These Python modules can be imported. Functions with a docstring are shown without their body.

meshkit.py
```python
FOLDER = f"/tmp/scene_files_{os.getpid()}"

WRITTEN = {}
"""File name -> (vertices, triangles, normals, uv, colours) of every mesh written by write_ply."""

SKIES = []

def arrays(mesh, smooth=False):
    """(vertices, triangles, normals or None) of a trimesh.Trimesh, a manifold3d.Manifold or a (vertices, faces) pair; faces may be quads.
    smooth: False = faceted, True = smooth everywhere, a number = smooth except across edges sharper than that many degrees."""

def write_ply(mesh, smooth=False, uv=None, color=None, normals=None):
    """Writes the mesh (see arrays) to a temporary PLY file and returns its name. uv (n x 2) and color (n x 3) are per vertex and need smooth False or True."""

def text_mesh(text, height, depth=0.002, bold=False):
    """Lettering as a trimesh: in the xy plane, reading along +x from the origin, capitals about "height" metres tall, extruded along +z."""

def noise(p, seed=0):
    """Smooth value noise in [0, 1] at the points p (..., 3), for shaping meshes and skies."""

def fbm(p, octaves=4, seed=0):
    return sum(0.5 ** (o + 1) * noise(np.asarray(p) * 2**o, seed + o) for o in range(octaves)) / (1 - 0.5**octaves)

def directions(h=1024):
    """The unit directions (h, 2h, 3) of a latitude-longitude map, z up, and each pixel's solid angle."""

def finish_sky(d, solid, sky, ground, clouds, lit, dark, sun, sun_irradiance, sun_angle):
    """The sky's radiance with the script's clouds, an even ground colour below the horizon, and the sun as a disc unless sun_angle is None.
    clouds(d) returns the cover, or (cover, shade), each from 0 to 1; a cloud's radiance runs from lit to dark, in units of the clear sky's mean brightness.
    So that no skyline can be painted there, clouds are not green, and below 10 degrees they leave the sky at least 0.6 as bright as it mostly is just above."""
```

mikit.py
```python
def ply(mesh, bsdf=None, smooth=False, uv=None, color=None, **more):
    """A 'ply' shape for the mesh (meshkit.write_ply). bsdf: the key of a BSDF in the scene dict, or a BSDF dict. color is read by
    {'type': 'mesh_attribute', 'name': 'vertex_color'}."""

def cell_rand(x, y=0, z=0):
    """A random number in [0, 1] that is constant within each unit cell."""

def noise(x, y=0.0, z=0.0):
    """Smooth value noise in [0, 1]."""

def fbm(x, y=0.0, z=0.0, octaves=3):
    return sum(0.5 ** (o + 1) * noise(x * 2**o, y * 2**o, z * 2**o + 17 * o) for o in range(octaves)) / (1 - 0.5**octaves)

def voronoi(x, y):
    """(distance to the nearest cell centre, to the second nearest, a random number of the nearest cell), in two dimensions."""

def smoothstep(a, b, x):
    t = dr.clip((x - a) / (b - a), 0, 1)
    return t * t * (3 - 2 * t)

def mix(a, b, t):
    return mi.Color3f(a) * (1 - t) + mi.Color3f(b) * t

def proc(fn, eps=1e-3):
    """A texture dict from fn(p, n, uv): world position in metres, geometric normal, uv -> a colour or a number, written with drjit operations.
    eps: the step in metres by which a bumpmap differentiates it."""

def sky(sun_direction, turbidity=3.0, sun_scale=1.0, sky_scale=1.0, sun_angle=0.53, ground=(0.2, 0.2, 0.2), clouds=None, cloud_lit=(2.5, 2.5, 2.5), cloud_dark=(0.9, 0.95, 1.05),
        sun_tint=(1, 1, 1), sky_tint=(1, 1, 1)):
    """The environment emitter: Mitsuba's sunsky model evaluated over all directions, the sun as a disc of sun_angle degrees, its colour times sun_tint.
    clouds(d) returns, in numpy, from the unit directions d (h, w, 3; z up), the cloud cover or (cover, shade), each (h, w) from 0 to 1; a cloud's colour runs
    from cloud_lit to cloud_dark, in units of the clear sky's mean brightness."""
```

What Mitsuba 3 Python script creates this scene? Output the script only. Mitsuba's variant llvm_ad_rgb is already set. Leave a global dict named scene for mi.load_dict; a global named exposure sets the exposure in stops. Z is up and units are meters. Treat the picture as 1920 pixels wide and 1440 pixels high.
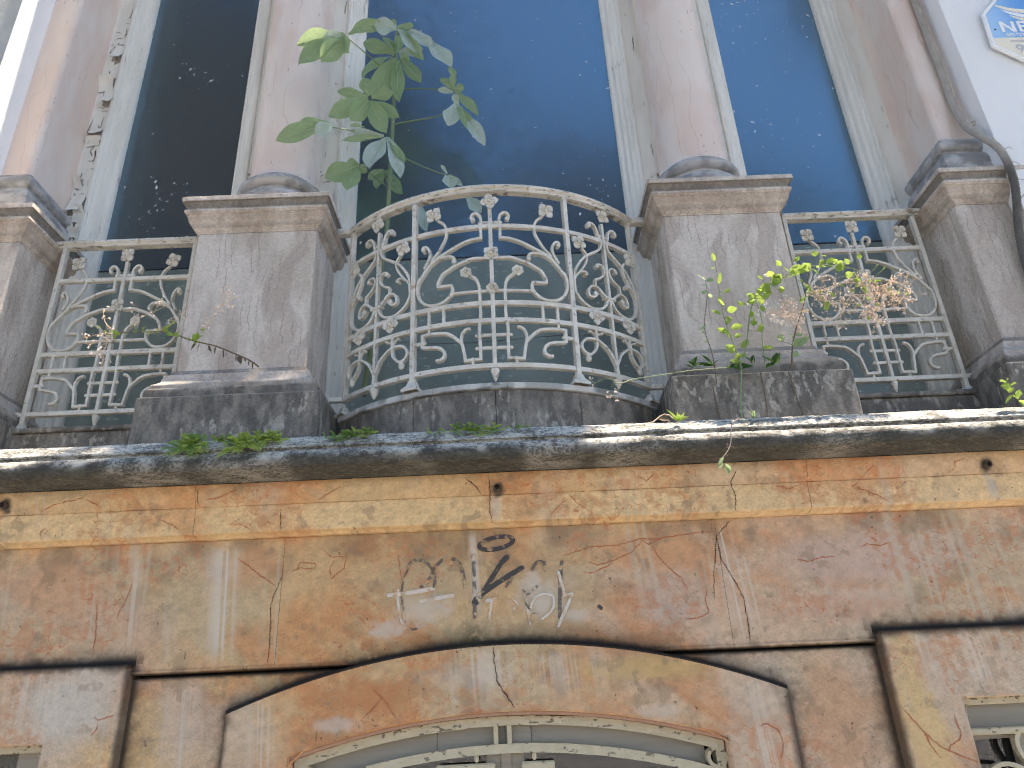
import math, random
import numpy as np, trimesh, mitsuba as mi, drjit as dr
from scipy.interpolate import CubicSpline
from shapely.geometry import LineString, Polygon
import mikit, meshkit
from mikit import noise, fbm, voronoi, smoothstep, mix

T = mi.ScalarTransform4f
scene, labels = {}, {}

# ------------------------------------------------------------------ camera, sky, exposure
scene['camera'] = {'type': 'perspective', 'fov': 70.113, 'fov_axis': 'x', 'near_clip': 0.05, 'far_clip': 400.0,
                   'to_world': T().look_at(origin=[0.04, -3.3, 2.5], target=[0.04 + 0.010455, -3.3 + 0.909968, 2.5 + 0.414579], up=[0.041307, -0.414612, 0.909060])}
SUN = np.array([0.38, -0.03, 0.92])
scene['sky'] = mikit.sky(SUN.tolist(), turbidity=3.0, sky_tint=(1.04, 1.0, 0.95))
exposure = 3.4
rng = np.random.default_rng(7)
random.seed(7)

# ------------------------------------------------------------------ materials
def rgb(*c): return {'type': 'rgb', 'value': list(c)}
def two(b): return {'type': 'twosided', 'bsdf': b}
def prin(color, rough=0.7, **k): return {'type': 'principled', 'base_color': color if isinstance(color, dict) else rgb(*color), 'roughness': rough, **k}
def bump(b, fn, height, eps=1e-3): return {'type': 'bumpmap', 'tex': mikit.proc(fn, eps), 'bsdf': b, 'scale': height}
def mat(name, b): scene['mat_' + name] = two(b); return 'mat_' + name

def sm(a, b, x): return smoothstep(a, b, x)

BLOOM = [(0.15, 2.97, 0.13, 0.10, 0.55), (-0.36, 2.94, 0.16, 0.08, 0.5), (-0.50, 2.86, 0.10, 0.045, 0.8), (-0.33, 2.93, 0.10, 0.06, 0.45), (0.125, 3.03, 0.045, 0.055, 0.75), (0.165, 2.935, 0.065, 0.05, 0.7), (0.31, 2.885, 0.06, 0.03, 0.75), (-0.70, 2.50, 0.12, 0.035, 0.7), (0.62, 2.50, 0.10, 0.03, 0.5),
         (2.215, 3.35, 0.030, 0.075, 0.8), (-0.018, 3.35, 0.028, 0.075, 0.65), (1.75, 2.60, 0.05, 0.16, 0.5), (0.98, 3.02, 0.035, 0.22, 0.4), (1.55, 2.92, 0.22, 0.03, 0.4), (-1.25, 3.16, 0.10, 0.09, 0.45), (-1.22, 2.98, 0.03, 0.2, 0.4), (-0.13, 3.05, 0.02, 0.2, 0.4), (-0.15, 2.66, 0.2, 0.06, 0.45)]
TINT = [(1.68, 2.46, 0.10, 0.34, (0.62, 0.42, 0.20), 0.9), (1.34, 2.45, 0.14, 0.30, (0.55, 0.31, 0.17), 0.7), (-0.55, 2.60, 0.26, 0.08, (0.48, 0.23, 0.10), 0.85), (0.55, 2.66, 0.30, 0.05, (0.56, 0.37, 0.16), 0.8), (-1.80, 2.62, 0.22, 0.16, (0.56, 0.48, 0.39), 0.9),
        (-1.12, 3.15, 0.16, 0.12, (0.58, 0.31, 0.16), 0.7), (-1.95, 3.10, 0.22, 0.12, (0.58, 0.32, 0.17), 0.6), (0.65, 3.15, 0.28, 0.10, (0.58, 0.31, 0.16), 0.7), (0.72, 2.95, 0.16, 0.12, (0.50, 0.38, 0.30), 0.7), (1.60, 3.08, 0.45, 0.12, (0.56, 0.40, 0.31), 0.8), (1.45, 2.88, 0.35, 0.07, (0.54, 0.34, 0.23), 0.7),
        (-0.35, 3.05, 0.30, 0.14, (0.50, 0.37, 0.215), 0.8), (0.25, 3.0, 0.22, 0.16, (0.50, 0.375, 0.225), 0.7), (-1.35, 2.55, 0.12, 0.2, (0.54, 0.41, 0.31), 0.7)]
DRIPS = [(-1.24, 0.06, 3.24, 2.76, 0.85), (-1.62, 0.03, 3.2, 2.8, 0.5), (-1.33, 0.03, 2.68, 2.0, 0.6), (0.985, 0.045, 3.24, 2.76, 0.8), (1.06, 0.03, 3.1, 2.76, 0.5), (2.16, 0.05, 3.25, 2.78, 0.6), (-0.135, 0.03, 3.26, 2.9, 0.7), (1.72, 0.05, 2.75, 2.45, 0.7), (1.95, 0.06, 2.75, 2.5, 0.6), (-1.95, 0.12, 2.75, 2.5, 0.5), (-0.1, 0.12, 2.76, 2.55, 0.55), (0.25, 0.15, 2.74, 2.55, 0.45), (-1.0, 0.05, 2.6, 2.0, 0.5), (1.0, 0.05, 2.6, 2.0, 0.5)]
def marble(p, lift):
    """faux-marble limewash of the ground floor: ochre, pink grey and rust clouds, red craquelure, pale runs, soot on the tops of the mouldings"""
    x, z, y = p.x, p.z, p.y
    big = fbm(x * 1.3 + 3, z * 1.7, y * 3.0, octaves=3)
    d1, d2 = 0.83 * x - 0.55 * z, 0.55 * x + 0.83 * z            # the brush went diagonally
    brush = 0.55 * fbm(d1 * 3.0 + 9, d2 * 15, y * 4.0, octaves=4) + 0.45 * fbm(x * 5, z * 3.2 + 4, 2.0, octaves=4)
    fine = 0.5 * fbm(x * 34 - 8 * z, z * 46, y * 30, octaves=3) + 0.5 * fbm(x * 150, z * 170, y * 90, octaves=3)
    c = mix((0.59, 0.385, 0.195), (0.575, 0.395, 0.26), sm(0.36, 0.60, big))
    rust = sm(0.40, 0.60, brush) * sm(0.38, 0.58, fbm(x * 1.9 - 7, z * 2.6, 0.0, octaves=3))
    c = mix(c, (0.50, 0.385, 0.235), 0.6 * sm(0.48, 0.66, fbm(x * 1.6 + 21, z * 2.0, 5.0, octaves=3)))
    c = mix(c, (0.53, 0.235, 0.095), 0.72 * rust)
    c = mix(c, (0.50, 0.395, 0.29), 0.6 * sm(0.50, 0.72, fbm(x * 2.7 + 40, z * 3.2, 0.0, octaves=3)) * sm(0.3, 0.6, brush))
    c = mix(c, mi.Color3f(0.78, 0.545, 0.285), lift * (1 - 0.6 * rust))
    c = c * (0.60 + 0.80 * fine) * (0.86 + 0.28 * brush)
    dirty = fbm(x * 8 + 2, z * 8, 4.0, octaves=4)
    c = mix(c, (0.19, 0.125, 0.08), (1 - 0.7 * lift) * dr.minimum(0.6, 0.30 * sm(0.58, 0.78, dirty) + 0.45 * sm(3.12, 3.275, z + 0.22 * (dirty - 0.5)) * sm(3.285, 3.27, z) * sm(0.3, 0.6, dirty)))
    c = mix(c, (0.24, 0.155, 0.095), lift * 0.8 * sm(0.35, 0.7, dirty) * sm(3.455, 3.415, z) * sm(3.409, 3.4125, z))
    for bx, bz, ra, rb, col, amt in TINT:
        q = dr.exp(-dr.square((x - bx) / ra) - dr.square((z - bz) / rb))
        c = mix(c, mi.Color3f(col) * (0.74 + 0.52 * fine), amt * (1 - lift) * sm(0.25, 0.8, q * 0.8 + 0.9 * (brush - 0.36)))
    # hair-fine red craquelure in patches
    wx, wz = x + 0.05 * fbm(x * 14, z * 14, 0.0, octaves=2), z + 0.05 * fbm(x * 14 + 9, z * 14 + 5, 0.0, octaves=2)
    a, b, _ = voronoi(wx * 21 + 4 * big, wz * 27)
    patch = sm(0.50, 0.68, fbm(x * 2.9 + 11, z * 3.8, 0.0, octaves=3))
    c = mix(c, (0.46, 0.15, 0.06), 0.85 * (1 - sm(0.0, 0.07, b - a)) * patch * sm(0.36, 0.58, noise(x * 45, z * 45)))
    c = mix(c, (0.50, 0.20, 0.085), 0.45 * patch * sm(0.45, 0.7, fbm(x * 30, z * 34, 9.0, octaves=3)))
    c = c * (1 - 0.55 * sm(0.83, 0.90, fbm(x * 62 + 6 * noise(x * 7, z * 7), z * 55, 3.0, octaves=2)) * sm(0.45, 0.6, dirty))
    pit = fbm(x * 19, z * 19, 7.0, octaves=4)
    c = mix(c, (0.30, 0.20, 0.125), 0.5 * sm(0.60, 0.70, pit) * sm(0.42, 0.6, dirty))
    # pale runs below the ledge
    xr = x + 0.07 * z + 0.02 * noise(z * 5, x * 2)
    run = sm(0.50, 0.9, noise(xr * 60, z * 1.6)) * sm(0.52, 0.72, fbm(xr * 4.4 + 5, z * 0.8, 0.0, octaves=2)) * sm(0.25, 0.6, fbm(x * 6, z * 4, 8.0, octaves=3))
    c = mix(c, (0.56, 0.46, 0.34), 0.5 * run)
    g2 = fbm(x * 40, z * 40, 2.0, octaves=3)
    streak = fbm(x * 75 + 5 * z, z * 1.3, 6.0, octaves=3)
    for bx, wd, zt, zb, amt in DRIPS:
        xx = x - bx - 0.05 * (zt - z)
        c = mix(c, (0.64, 0.545, 0.43), amt * dr.exp(-dr.square(xx / wd)) * sm(0.42, 0.66, streak) * sm(zt + 0.02, zt - 0.03, z) * sm(zb - 0.05, zb + 0.12, z))
    for bx, bz, ra, rb, amt in BLOOM:
        q = dr.exp(-dr.square((x - bx) / ra) - dr.square((z - bz) / rb))
        c = mix(c, (0.60, 0.52, 0.43), amt * 0.75 * sm(0.25, 0.75, q * 0.75 + 0.5 * (g2 - 0.35)))
    for bx, bz in ((-0.012, 3.43), (2.205, 3.446), (-2.21, 3.45)):
        c = mix(c, (0.05, 0.04, 0.035), 0.85 * (1 - sm(0.018, 0.042, dr.sqrt(dr.square(x - bx) + dr.square(z - bz)) + 0.022 * (g2 - 0.5))))
    # soot and mould that settled on the top edges of the surrounds and beside them
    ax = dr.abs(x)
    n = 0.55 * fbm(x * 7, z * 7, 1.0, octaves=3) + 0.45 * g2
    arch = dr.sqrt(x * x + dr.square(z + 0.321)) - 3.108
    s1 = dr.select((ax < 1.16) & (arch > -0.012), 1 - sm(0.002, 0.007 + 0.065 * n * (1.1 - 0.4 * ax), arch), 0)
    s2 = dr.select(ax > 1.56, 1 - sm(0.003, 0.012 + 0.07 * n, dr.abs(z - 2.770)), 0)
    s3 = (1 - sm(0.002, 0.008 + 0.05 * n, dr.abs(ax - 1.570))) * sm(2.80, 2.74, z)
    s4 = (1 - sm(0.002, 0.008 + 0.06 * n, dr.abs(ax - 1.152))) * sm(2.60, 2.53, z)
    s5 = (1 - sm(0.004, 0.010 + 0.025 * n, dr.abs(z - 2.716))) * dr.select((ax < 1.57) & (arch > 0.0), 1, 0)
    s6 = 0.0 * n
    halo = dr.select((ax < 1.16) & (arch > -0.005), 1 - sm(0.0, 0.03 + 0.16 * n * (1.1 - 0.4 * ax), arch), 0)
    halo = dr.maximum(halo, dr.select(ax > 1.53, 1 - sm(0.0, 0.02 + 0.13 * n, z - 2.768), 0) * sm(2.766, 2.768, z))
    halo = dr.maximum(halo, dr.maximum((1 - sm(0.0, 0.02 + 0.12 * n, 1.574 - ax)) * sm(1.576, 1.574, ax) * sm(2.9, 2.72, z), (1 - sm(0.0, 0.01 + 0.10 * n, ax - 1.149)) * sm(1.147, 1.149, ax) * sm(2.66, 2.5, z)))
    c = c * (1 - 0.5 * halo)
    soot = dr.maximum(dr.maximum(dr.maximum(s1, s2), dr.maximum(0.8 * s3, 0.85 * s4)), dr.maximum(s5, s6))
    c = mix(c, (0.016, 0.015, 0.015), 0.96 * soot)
    # green-black moss above the key of the arch
    m = (1 - sm(0.02, 0.10, dr.abs(x + 0.14) + 0.08 * (g2 - 0.3))) * sm(2.97, 2.80, z + 0.22 * (n - 0.3)) * sm(2.76, 2.78, z)
    c = mix(c, (0.045, 0.048, 0.022), 0.9 * m * sm(0.3, 0.55, g2))
    return c

mat('marble', bump(prin(mikit.proc(lambda p, n, uv: marble(p, 0.0)), 0.7, specular=0.12), lambda p, n, uv: fbm(p.x * 60, p.z * 60, p.y * 60, octaves=3), 0.0024))
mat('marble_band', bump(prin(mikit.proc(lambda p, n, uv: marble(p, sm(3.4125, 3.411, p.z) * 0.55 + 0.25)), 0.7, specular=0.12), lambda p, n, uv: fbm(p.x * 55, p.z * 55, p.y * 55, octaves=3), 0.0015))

def ledge_c(p, n, uv):
    g = fbm(p.x * 14, p.z * 22, p.y * 14, octaves=4)
    f = 0.5 * noise(p.x * 95, p.z * 150, p.y * 95) + 0.5 * noise(p.x * 210, p.z * 240, p.y * 210)
    c = mix((0.13, 0.127, 0.115), (0.50, 0.485, 0.44), sm(0.36, 0.62, g * 0.45 + f * 0.55))
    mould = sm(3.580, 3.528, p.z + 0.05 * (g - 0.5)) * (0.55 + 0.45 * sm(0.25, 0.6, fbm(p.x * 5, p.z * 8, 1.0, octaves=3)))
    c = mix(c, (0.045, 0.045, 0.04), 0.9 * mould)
    c = mix(c, (0.26, 0.22, 0.14), 0.45 * sm(0.5, 0.75, fbm(p.x * 50, p.z * 90, p.y * 60, octaves=3)) * sm(3.52, 3.50, p.z))
    c = mix(c, (0.06, 0.058, 0.052), 0.55 * sm(0.58, 0.76, fbm(p.x * 24, p.z * 30 + 9, p.y * 24, octaves=3)))
    return c
mat('ledge', bump(prin(mikit.proc(ledge_c), 0.9, specular=0.2), lambda p, n, uv: fbm(p.x * 45, p.z * 70, p.y * 45, octaves=4), 0.007))

def stone_c(p, n, uv):
    x, y, z = p.x, p.y, p.z
    w = fbm(x * 9, z * 3.0, y * 9, octaves=4)
    c = mix((0.46, 0.40, 0.345), (0.57, 0.51, 0.455), sm(0.35, 0.65, w))
    c = mix(c, (0.37, 0.305, 0.26), 0.6 * sm(0.50, 0.66, fbm(x * 14 + 2 * noise(x * 3, z * 6), z * 2.2, y * 14, octaves=3)))
    # thin wavy down-running seams of the marble
    u = (x + y) * 24 + 2.2 * fbm(x * 8, z * 9, y * 8, octaves=4)
    seam = 1 - sm(0.0, 0.09, dr.abs(u - dr.floor(u) - 0.5))
    c = mix(c, (0.24, 0.19, 0.165), 0.6 * seam * sm(0.45, 0.62, fbm(x * 12 + 7, z * 7, y * 12, octaves=2)))
    g = fbm(x * 13, z * 9, y * 13, octaves=4)
    st = fbm(x * 24, z * 11, y * 24, octaves=4)
    dirt_and_shade = 0.98 * sm(0.22, 0.50, 0.6 * g + 0.4 * st + 0.06) * sm(4.00, 3.93, z + 0.08 * (g - 0.5)) + 0.42 * sm(4.12, 3.99, z + 0.05 * (g - 0.5))
    dirt_and_shade = dirt_and_shade + 0.75 * sm(5.042, 5.060, z + 0.015 * (g - 0.5)) * sm(5.092, 5.086, z) + 0.6 * sm(4.076, 4.082, z) * sm(4.110, 4.104, z) + 0.3 * sm(4.945, 4.955, z) * sm(4.975, 4.96, z) + 0.3 * sm(0.5, 0.7, st) * sm(4.84, 4.93, z)  # cap cove and base recess: their shade is put into the colour
    c = mix(c, mix((0.095, 0.088, 0.078), (0.20, 0.18, 0.155), sm(0.38, 0.66, st)), dr.minimum(0.95, dirt_and_shade))
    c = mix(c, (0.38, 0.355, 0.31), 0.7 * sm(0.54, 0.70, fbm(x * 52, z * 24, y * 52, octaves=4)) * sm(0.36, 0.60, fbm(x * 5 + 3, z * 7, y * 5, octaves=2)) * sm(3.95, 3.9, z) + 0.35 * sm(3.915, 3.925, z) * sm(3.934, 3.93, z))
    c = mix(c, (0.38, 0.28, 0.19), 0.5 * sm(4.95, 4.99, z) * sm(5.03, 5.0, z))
    return c * (0.82 + 0.36 * noise(x * 130, z * 130, y * 130))
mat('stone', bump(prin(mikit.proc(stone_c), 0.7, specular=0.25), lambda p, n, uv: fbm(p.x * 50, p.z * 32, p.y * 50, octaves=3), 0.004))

def pink_c(p, n, uv):
    x, y, z = p.x, p.y, p.z
    w = fbm(x * 4, z * 2.2, y * 4, octaves=4)
    c = mix((0.67, 0.54, 0.465), (0.70, 0.61, 0.545), sm(0.38, 0.6, w))
    u = (x - y) * 9 + 1.8 * fbm(x * 5, z * 4, y * 5, octaves=3)
    c = mix(c, (0.46, 0.33, 0.27), 0.4 * (1 - sm(0.0, 0.04, dr.abs(u - dr.floor(u) - 0.5))) * sm(0.45, 0.65, noise(x * 6, z * 2.6, y * 6)))
    c = mix(c, (0.34, 0.27, 0.25), 0.6 * sm(0.78, 0.9, fbm(x * 40, z * 25, y * 40, octaves=2)))
    return c
mat('pink_marble', prin(mikit.proc(pink_c), 0.42, specular=0.45))

def grey_c(p, n, uv):
    w = fbm(p.x * 16, p.z * 26, p.y * 16, octaves=3)
    return mix((0.24, 0.235, 0.23), (0.42, 0.41, 0.40), sm(0.3, 0.68, w))
mat('grey_marble', prin(mikit.proc(grey_c), 0.45, specular=0.4))

def paint_c(p, n, uv):
    x, y, z = p.x, p.y, p.z
    w = fbm(x * 12, z * 3, y * 12, octaves=3)
    c = mix((0.65, 0.64, 0.59), (0.72, 0.71, 0.66), sm(0.3, 0.65, w))
    e = fbm((x + y) * 34, z * 9, 3.0, octaves=4)
    c = mix(c, (0.34, 0.325, 0.295), 0.65 * sm(0.78, 0.82, e))
    return c
def paint_h(p, n, uv):
    e = fbm((p.x + p.y) * 34, p.z * 9, 3.0, octaves=4)
    return 0.5 * noise((p.x + p.y) * 60, p.z * 30) + 0.9 * sm(0.77, 0.80, e)
mat('old_paint', bump(prin(mikit.proc(paint_c), 0.55, specular=0.35), paint_h, 0.004))

def iron_c(p, n, uv):
    x, y, z = p.x, p.y, p.z
    w = fbm(x * 18, z * 18, y * 18, octaves=3)
    c = mix((0.53, 0.50, 0.43), (0.63, 0.60, 0.53), sm(0.3, 0.65, w))
    c = mix(c, (0.22, 0.20, 0.17), 0.8 * sm(0.70, 0.80, fbm(x * 75, z * 75, y * 75, octaves=2)))
    c = mix(c, (0.13, 0.11, 0.09), 0.8 * sm(0.62, 0.72, fbm(x * 22, z * 130, y * 22, octaves=3)) * sm(4.99, 5.03, z))
    c = mix(c, (0.33, 0.20, 0.10), 0.6 * sm(0.68, 0.82, fbm(x * 34 + 4, z * 22, y * 34, octaves=3)))
    return c
mat('iron_paint', bump(prin(mikit.proc(iron_c), 0.5, specular=0.4), lambda p, n, uv: fbm(p.x * 90, p.z * 90, p.y * 90, octaves=2), 0.0016))

def plaster_c(p, n, uv):
    w = fbm(p.x * 3, p.z * 3, p.y * 3, octaves=3)
    return mix((0.74, 0.75, 0.76), (0.80, 0.80, 0.80), w)
mat('white_plaster', bump(prin(mikit.proc(plaster_c), 0.75, specular=0.2), lambda p, n, uv: fbm(p.x * 40, p.z * 40, p.y * 40, octaves=3), 0.002))
mat('stucco', bump(prin(mikit.proc(lambda p, n, uv: mix((0.42, 0.43, 0.41), (0.55, 0.55, 0.53), fbm(p.x * 9, p.z * 9, p.y * 9, octaves=3))), 0.9, specular=0.1),
    lambda p, n, uv: fbm(p.x * 70, p.z * 70, p.y * 70, octaves=3), 0.012))

def cream_c(p, n, uv):
    w = fbm(p.x * 40, p.z * 40, p.y * 40, octaves=3)
    c = mix((0.45, 0.385, 0.25), (0.55, 0.475, 0.325), w)
    return mix(c, (0.10, 0.08, 0.055), 0.8 * sm(0.66, 0.74, fbm(p.x * 45, p.z * 80, p.y * 45, octaves=3)))
mat('cream_paint', bump(prin(mikit.proc(cream_c), 0.5, specular=0.35), lambda p, n, uv: fbm(p.x * 60, p.z * 60, p.y * 60, octaves=2), 0.003))
mat('taupe_paint', prin(mikit.proc(lambda p, n, uv: mix((0.27, 0.23, 0.175), (0.33, 0.285, 0.22), fbm(p.x * 2.5, p.z * 70, 0.0, octaves=3))), 0.45, specular=0.4))
mat('terracotta', prin((0.40, 0.22, 0.13), 0.7))

def board_c(p, n, uv):
    w = fbm(p.x * 5, p.z * 2.5, 2.0, octaves=3)
    c = mix((0.18, 0.225, 0.21), (0.24, 0.285, 0.265), sm(0.3, 0.7, w))
    return mix(c, (0.5, 0.55, 0.55), 0.5 * sm(0.76, 0.86, fbm(p.x * 26, p.z * 60, 5.0, octaves=2)))
mat('frosted_board', prin(mikit.proc(board_c), 0.28, specular=0.5))
mat('dust', prin((0.29, 0.30, 0.335), 0.9))
mat('film_metal', prin((0.29, 0.58, 0.76), 0.21, metallic=1.0))
scene['mat_film_sharp'] = {'type': 'thindielectric', 'int_ior': 1.42, 'ext_ior': 1.0, 'specular_reflectance': rgb(0.6, 0.85, 1.0), 'specular_transmittance': rgb(0.22, 0.25, 0.30)}
# worn mirror film: a slightly hazy bluish metal layer, and dust
scene['mat_film_coat'] = {'type': 'blendbsdf', 'weight': 0.60, 'a': {'type': 'ref', 'id': 'mat_dust'}, 'b': {'type': 'ref', 'id': 'mat_film_metal'}}
scene['mat_film_glass'] = {'type': 'blendbsdf', 'weight': 0.50, 'a': {'type': 'ref', 'id': 'mat_film_sharp'}, 'b': {'type': 'ref', 'id': 'mat_film_coat'}}
scene['mat_clear_glass'] = {'type': 'thindielectric', 'int_ior': 1.5, 'ext_ior': 1.0, 'specular_transmittance': rgb(0.5, 0.52, 0.52)}
mat('dark_room', prin((0.035, 0.037, 0.045), 0.9))
mat('fleck', prin((0.62, 0.66, 0.70), 0.7))
mat('coping', bump(prin(mikit.proc(lambda p, n, uv: mix(mix((0.34, 0.335, 0.31), (0.52, 0.51, 0.48), sm(0.35, 0.65, fbm(p.x * 20, p.z * 20, p.y * 20, octaves=3))), (0.10, 0.10, 0.09), 0.7 * sm(0.56, 0.7, fbm(p.x * 9, p.z * 40, p.y * 9, octaves=3)))), 0.8), lambda p, n, uv: fbm(p.x * 50, p.z * 50, p.y * 50, octaves=2), 0.003))
mat('rust_pipe', prin(mikit.proc(lambda p, n, uv: mix((0.03, 0.03, 0.032), (0.11, 0.075, 0.05), noise(p.x * 90, p.z * 90, p.y * 90))), 0.8))
mat('bare_wood', prin(mikit.proc(lambda p, n, uv: mix((0.20, 0.185, 0.16), (0.36, 0.34, 0.30), fbm(p.x * 60, p.z * 9, 2.0, octaves=3))), 0.85))
mat('soot', prin((0.02, 0.02, 0.02), 0.95))
mat('crack', prin((0.07, 0.042, 0.03), 0.95))
mat('red_vein', prin((0.42, 0.135, 0.055), 0.8))
mat('pale_stain', prin((0.58, 0.56, 0.47), 0.8))
def conduit_c(p, n, uv):
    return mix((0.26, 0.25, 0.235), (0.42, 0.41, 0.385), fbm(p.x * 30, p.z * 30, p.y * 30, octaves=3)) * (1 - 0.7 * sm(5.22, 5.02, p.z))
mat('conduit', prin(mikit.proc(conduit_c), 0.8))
def spray(color, amount, lo, hi, k=55.0):
    return {'type': 'blendbsdf', 'weight': mikit.proc(lambda p, n, uv: amount * sm(lo, hi, fbm(p.x * k, p.z * k, 7.0, octaves=3))), 'a': {'type': 'ref', 'id': 'mat_marble'}, 'b': two(prin(color, 0.7))}
scene['mat_spray_black'] = spray((0.035, 0.035, 0.038), 0.95, 0.20, 0.40)
scene['mat_spray_worn'] = spray((0.07, 0.06, 0.055), 0.85, 0.30, 0.58)
scene['mat_spray_white'] = spray((0.66, 0.60, 0.53), 0.75, 0.28, 0.60)
scene['mat_smear'] = spray((0.60, 0.57, 0.53), 0.75, 0.46, 0.66, 22.0)

def leafm(name, c, d, rough=0.45, spec=None): scene['mat_' + name] = {'type': 'principledthin', 'base_color': rgb(*c), 'roughness': rough, 'diff_trans': d, 'spec_trans': 0.0, 'eta': 1.45}
leafm('leaf_green', (0.37, 0.49, 0.27), 1.1)
leafm('leaf_pale', (0.40, 0.49, 0.46), 0.35, 0.3)  # greyish blue: sky sheen on the drooping lobes put into the colour
leafm('leaf_lime', (0.33, 0.45, 0.11), 1.0)
leafm('leaf_dark', (0.07, 0.13, 0.045), 0.8)
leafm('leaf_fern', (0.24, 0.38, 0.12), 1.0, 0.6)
leafm('leaf_fern_lit', (0.42, 0.52, 0.14), 1.0, 0.6)  # brighter copy of leaf_fern, sunlight put into its colour
leafm('tree_leaf', (0.04, 0.055, 0.028), 0.6, 0.6)
mat('stem_green', prin((0.19, 0.24, 0.13), 0.6))
mat('rib', prin((0.46, 0.55, 0.36), 0.5))
mat('stem_brown', prin((0.14, 0.10, 0.07), 0.8))
mat('twig_tan', prin((0.68, 0.52, 0.36), 0.8))
mat('seed', prin((0.80, 0.68, 0.60), 0.9))
mat('petal_white', prin((0.78, 0.76, 0.72), 0.8))
mat('dead_leaf', prin((0.10, 0.075, 0.05), 0.9))
mat('root', prin((0.45, 0.33, 0.27), 0.8))
mat('bark', bump(prin(mikit.proc(lambda p, n, uv: mix((0.12, 0.10, 0.08), (0.22, 0.19, 0.16), fbm(p.x * 8, p.y * 8, p.z * 3, octaves=3))), 0.9), lambda p, n, uv: fbm(p.x * 14, p.y * 14, p.z * 4, octaves=3), 0.03))
mat('asphalt', prin(mikit.proc(lambda p, n, uv: mix((0.14, 0.14, 0.135), (0.20, 0.195, 0.19), fbm(p.x * 3, p.y * 3, 0.0, octaves=4))), 0.9))
mat('paving', prin(mikit.proc(lambda p, n, uv: mix((0.24, 0.23, 0.21), (0.32, 0.31, 0.29), noise(p.x * 9, p.y * 9))), 0.85))
mat('sign_white', prin((0.80, 0.80, 0.79), 0.35, clearcoat=0.5))
def sign_blue(p, n, uv): return mix((0.35, 0.55, 0.78), (0.10, 0.30, 0.66), sm(3.02, 3.30, p.x))
mat('sign_blue', prin(mikit.proc(sign_blue), 0.3, clearcoat=0.5))
mat('sign_cream', prin((0.78, 0.72, 0.58), 0.35))
mat('sign_grey', prin((0.42, 0.42, 0.46), 0.5))

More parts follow.
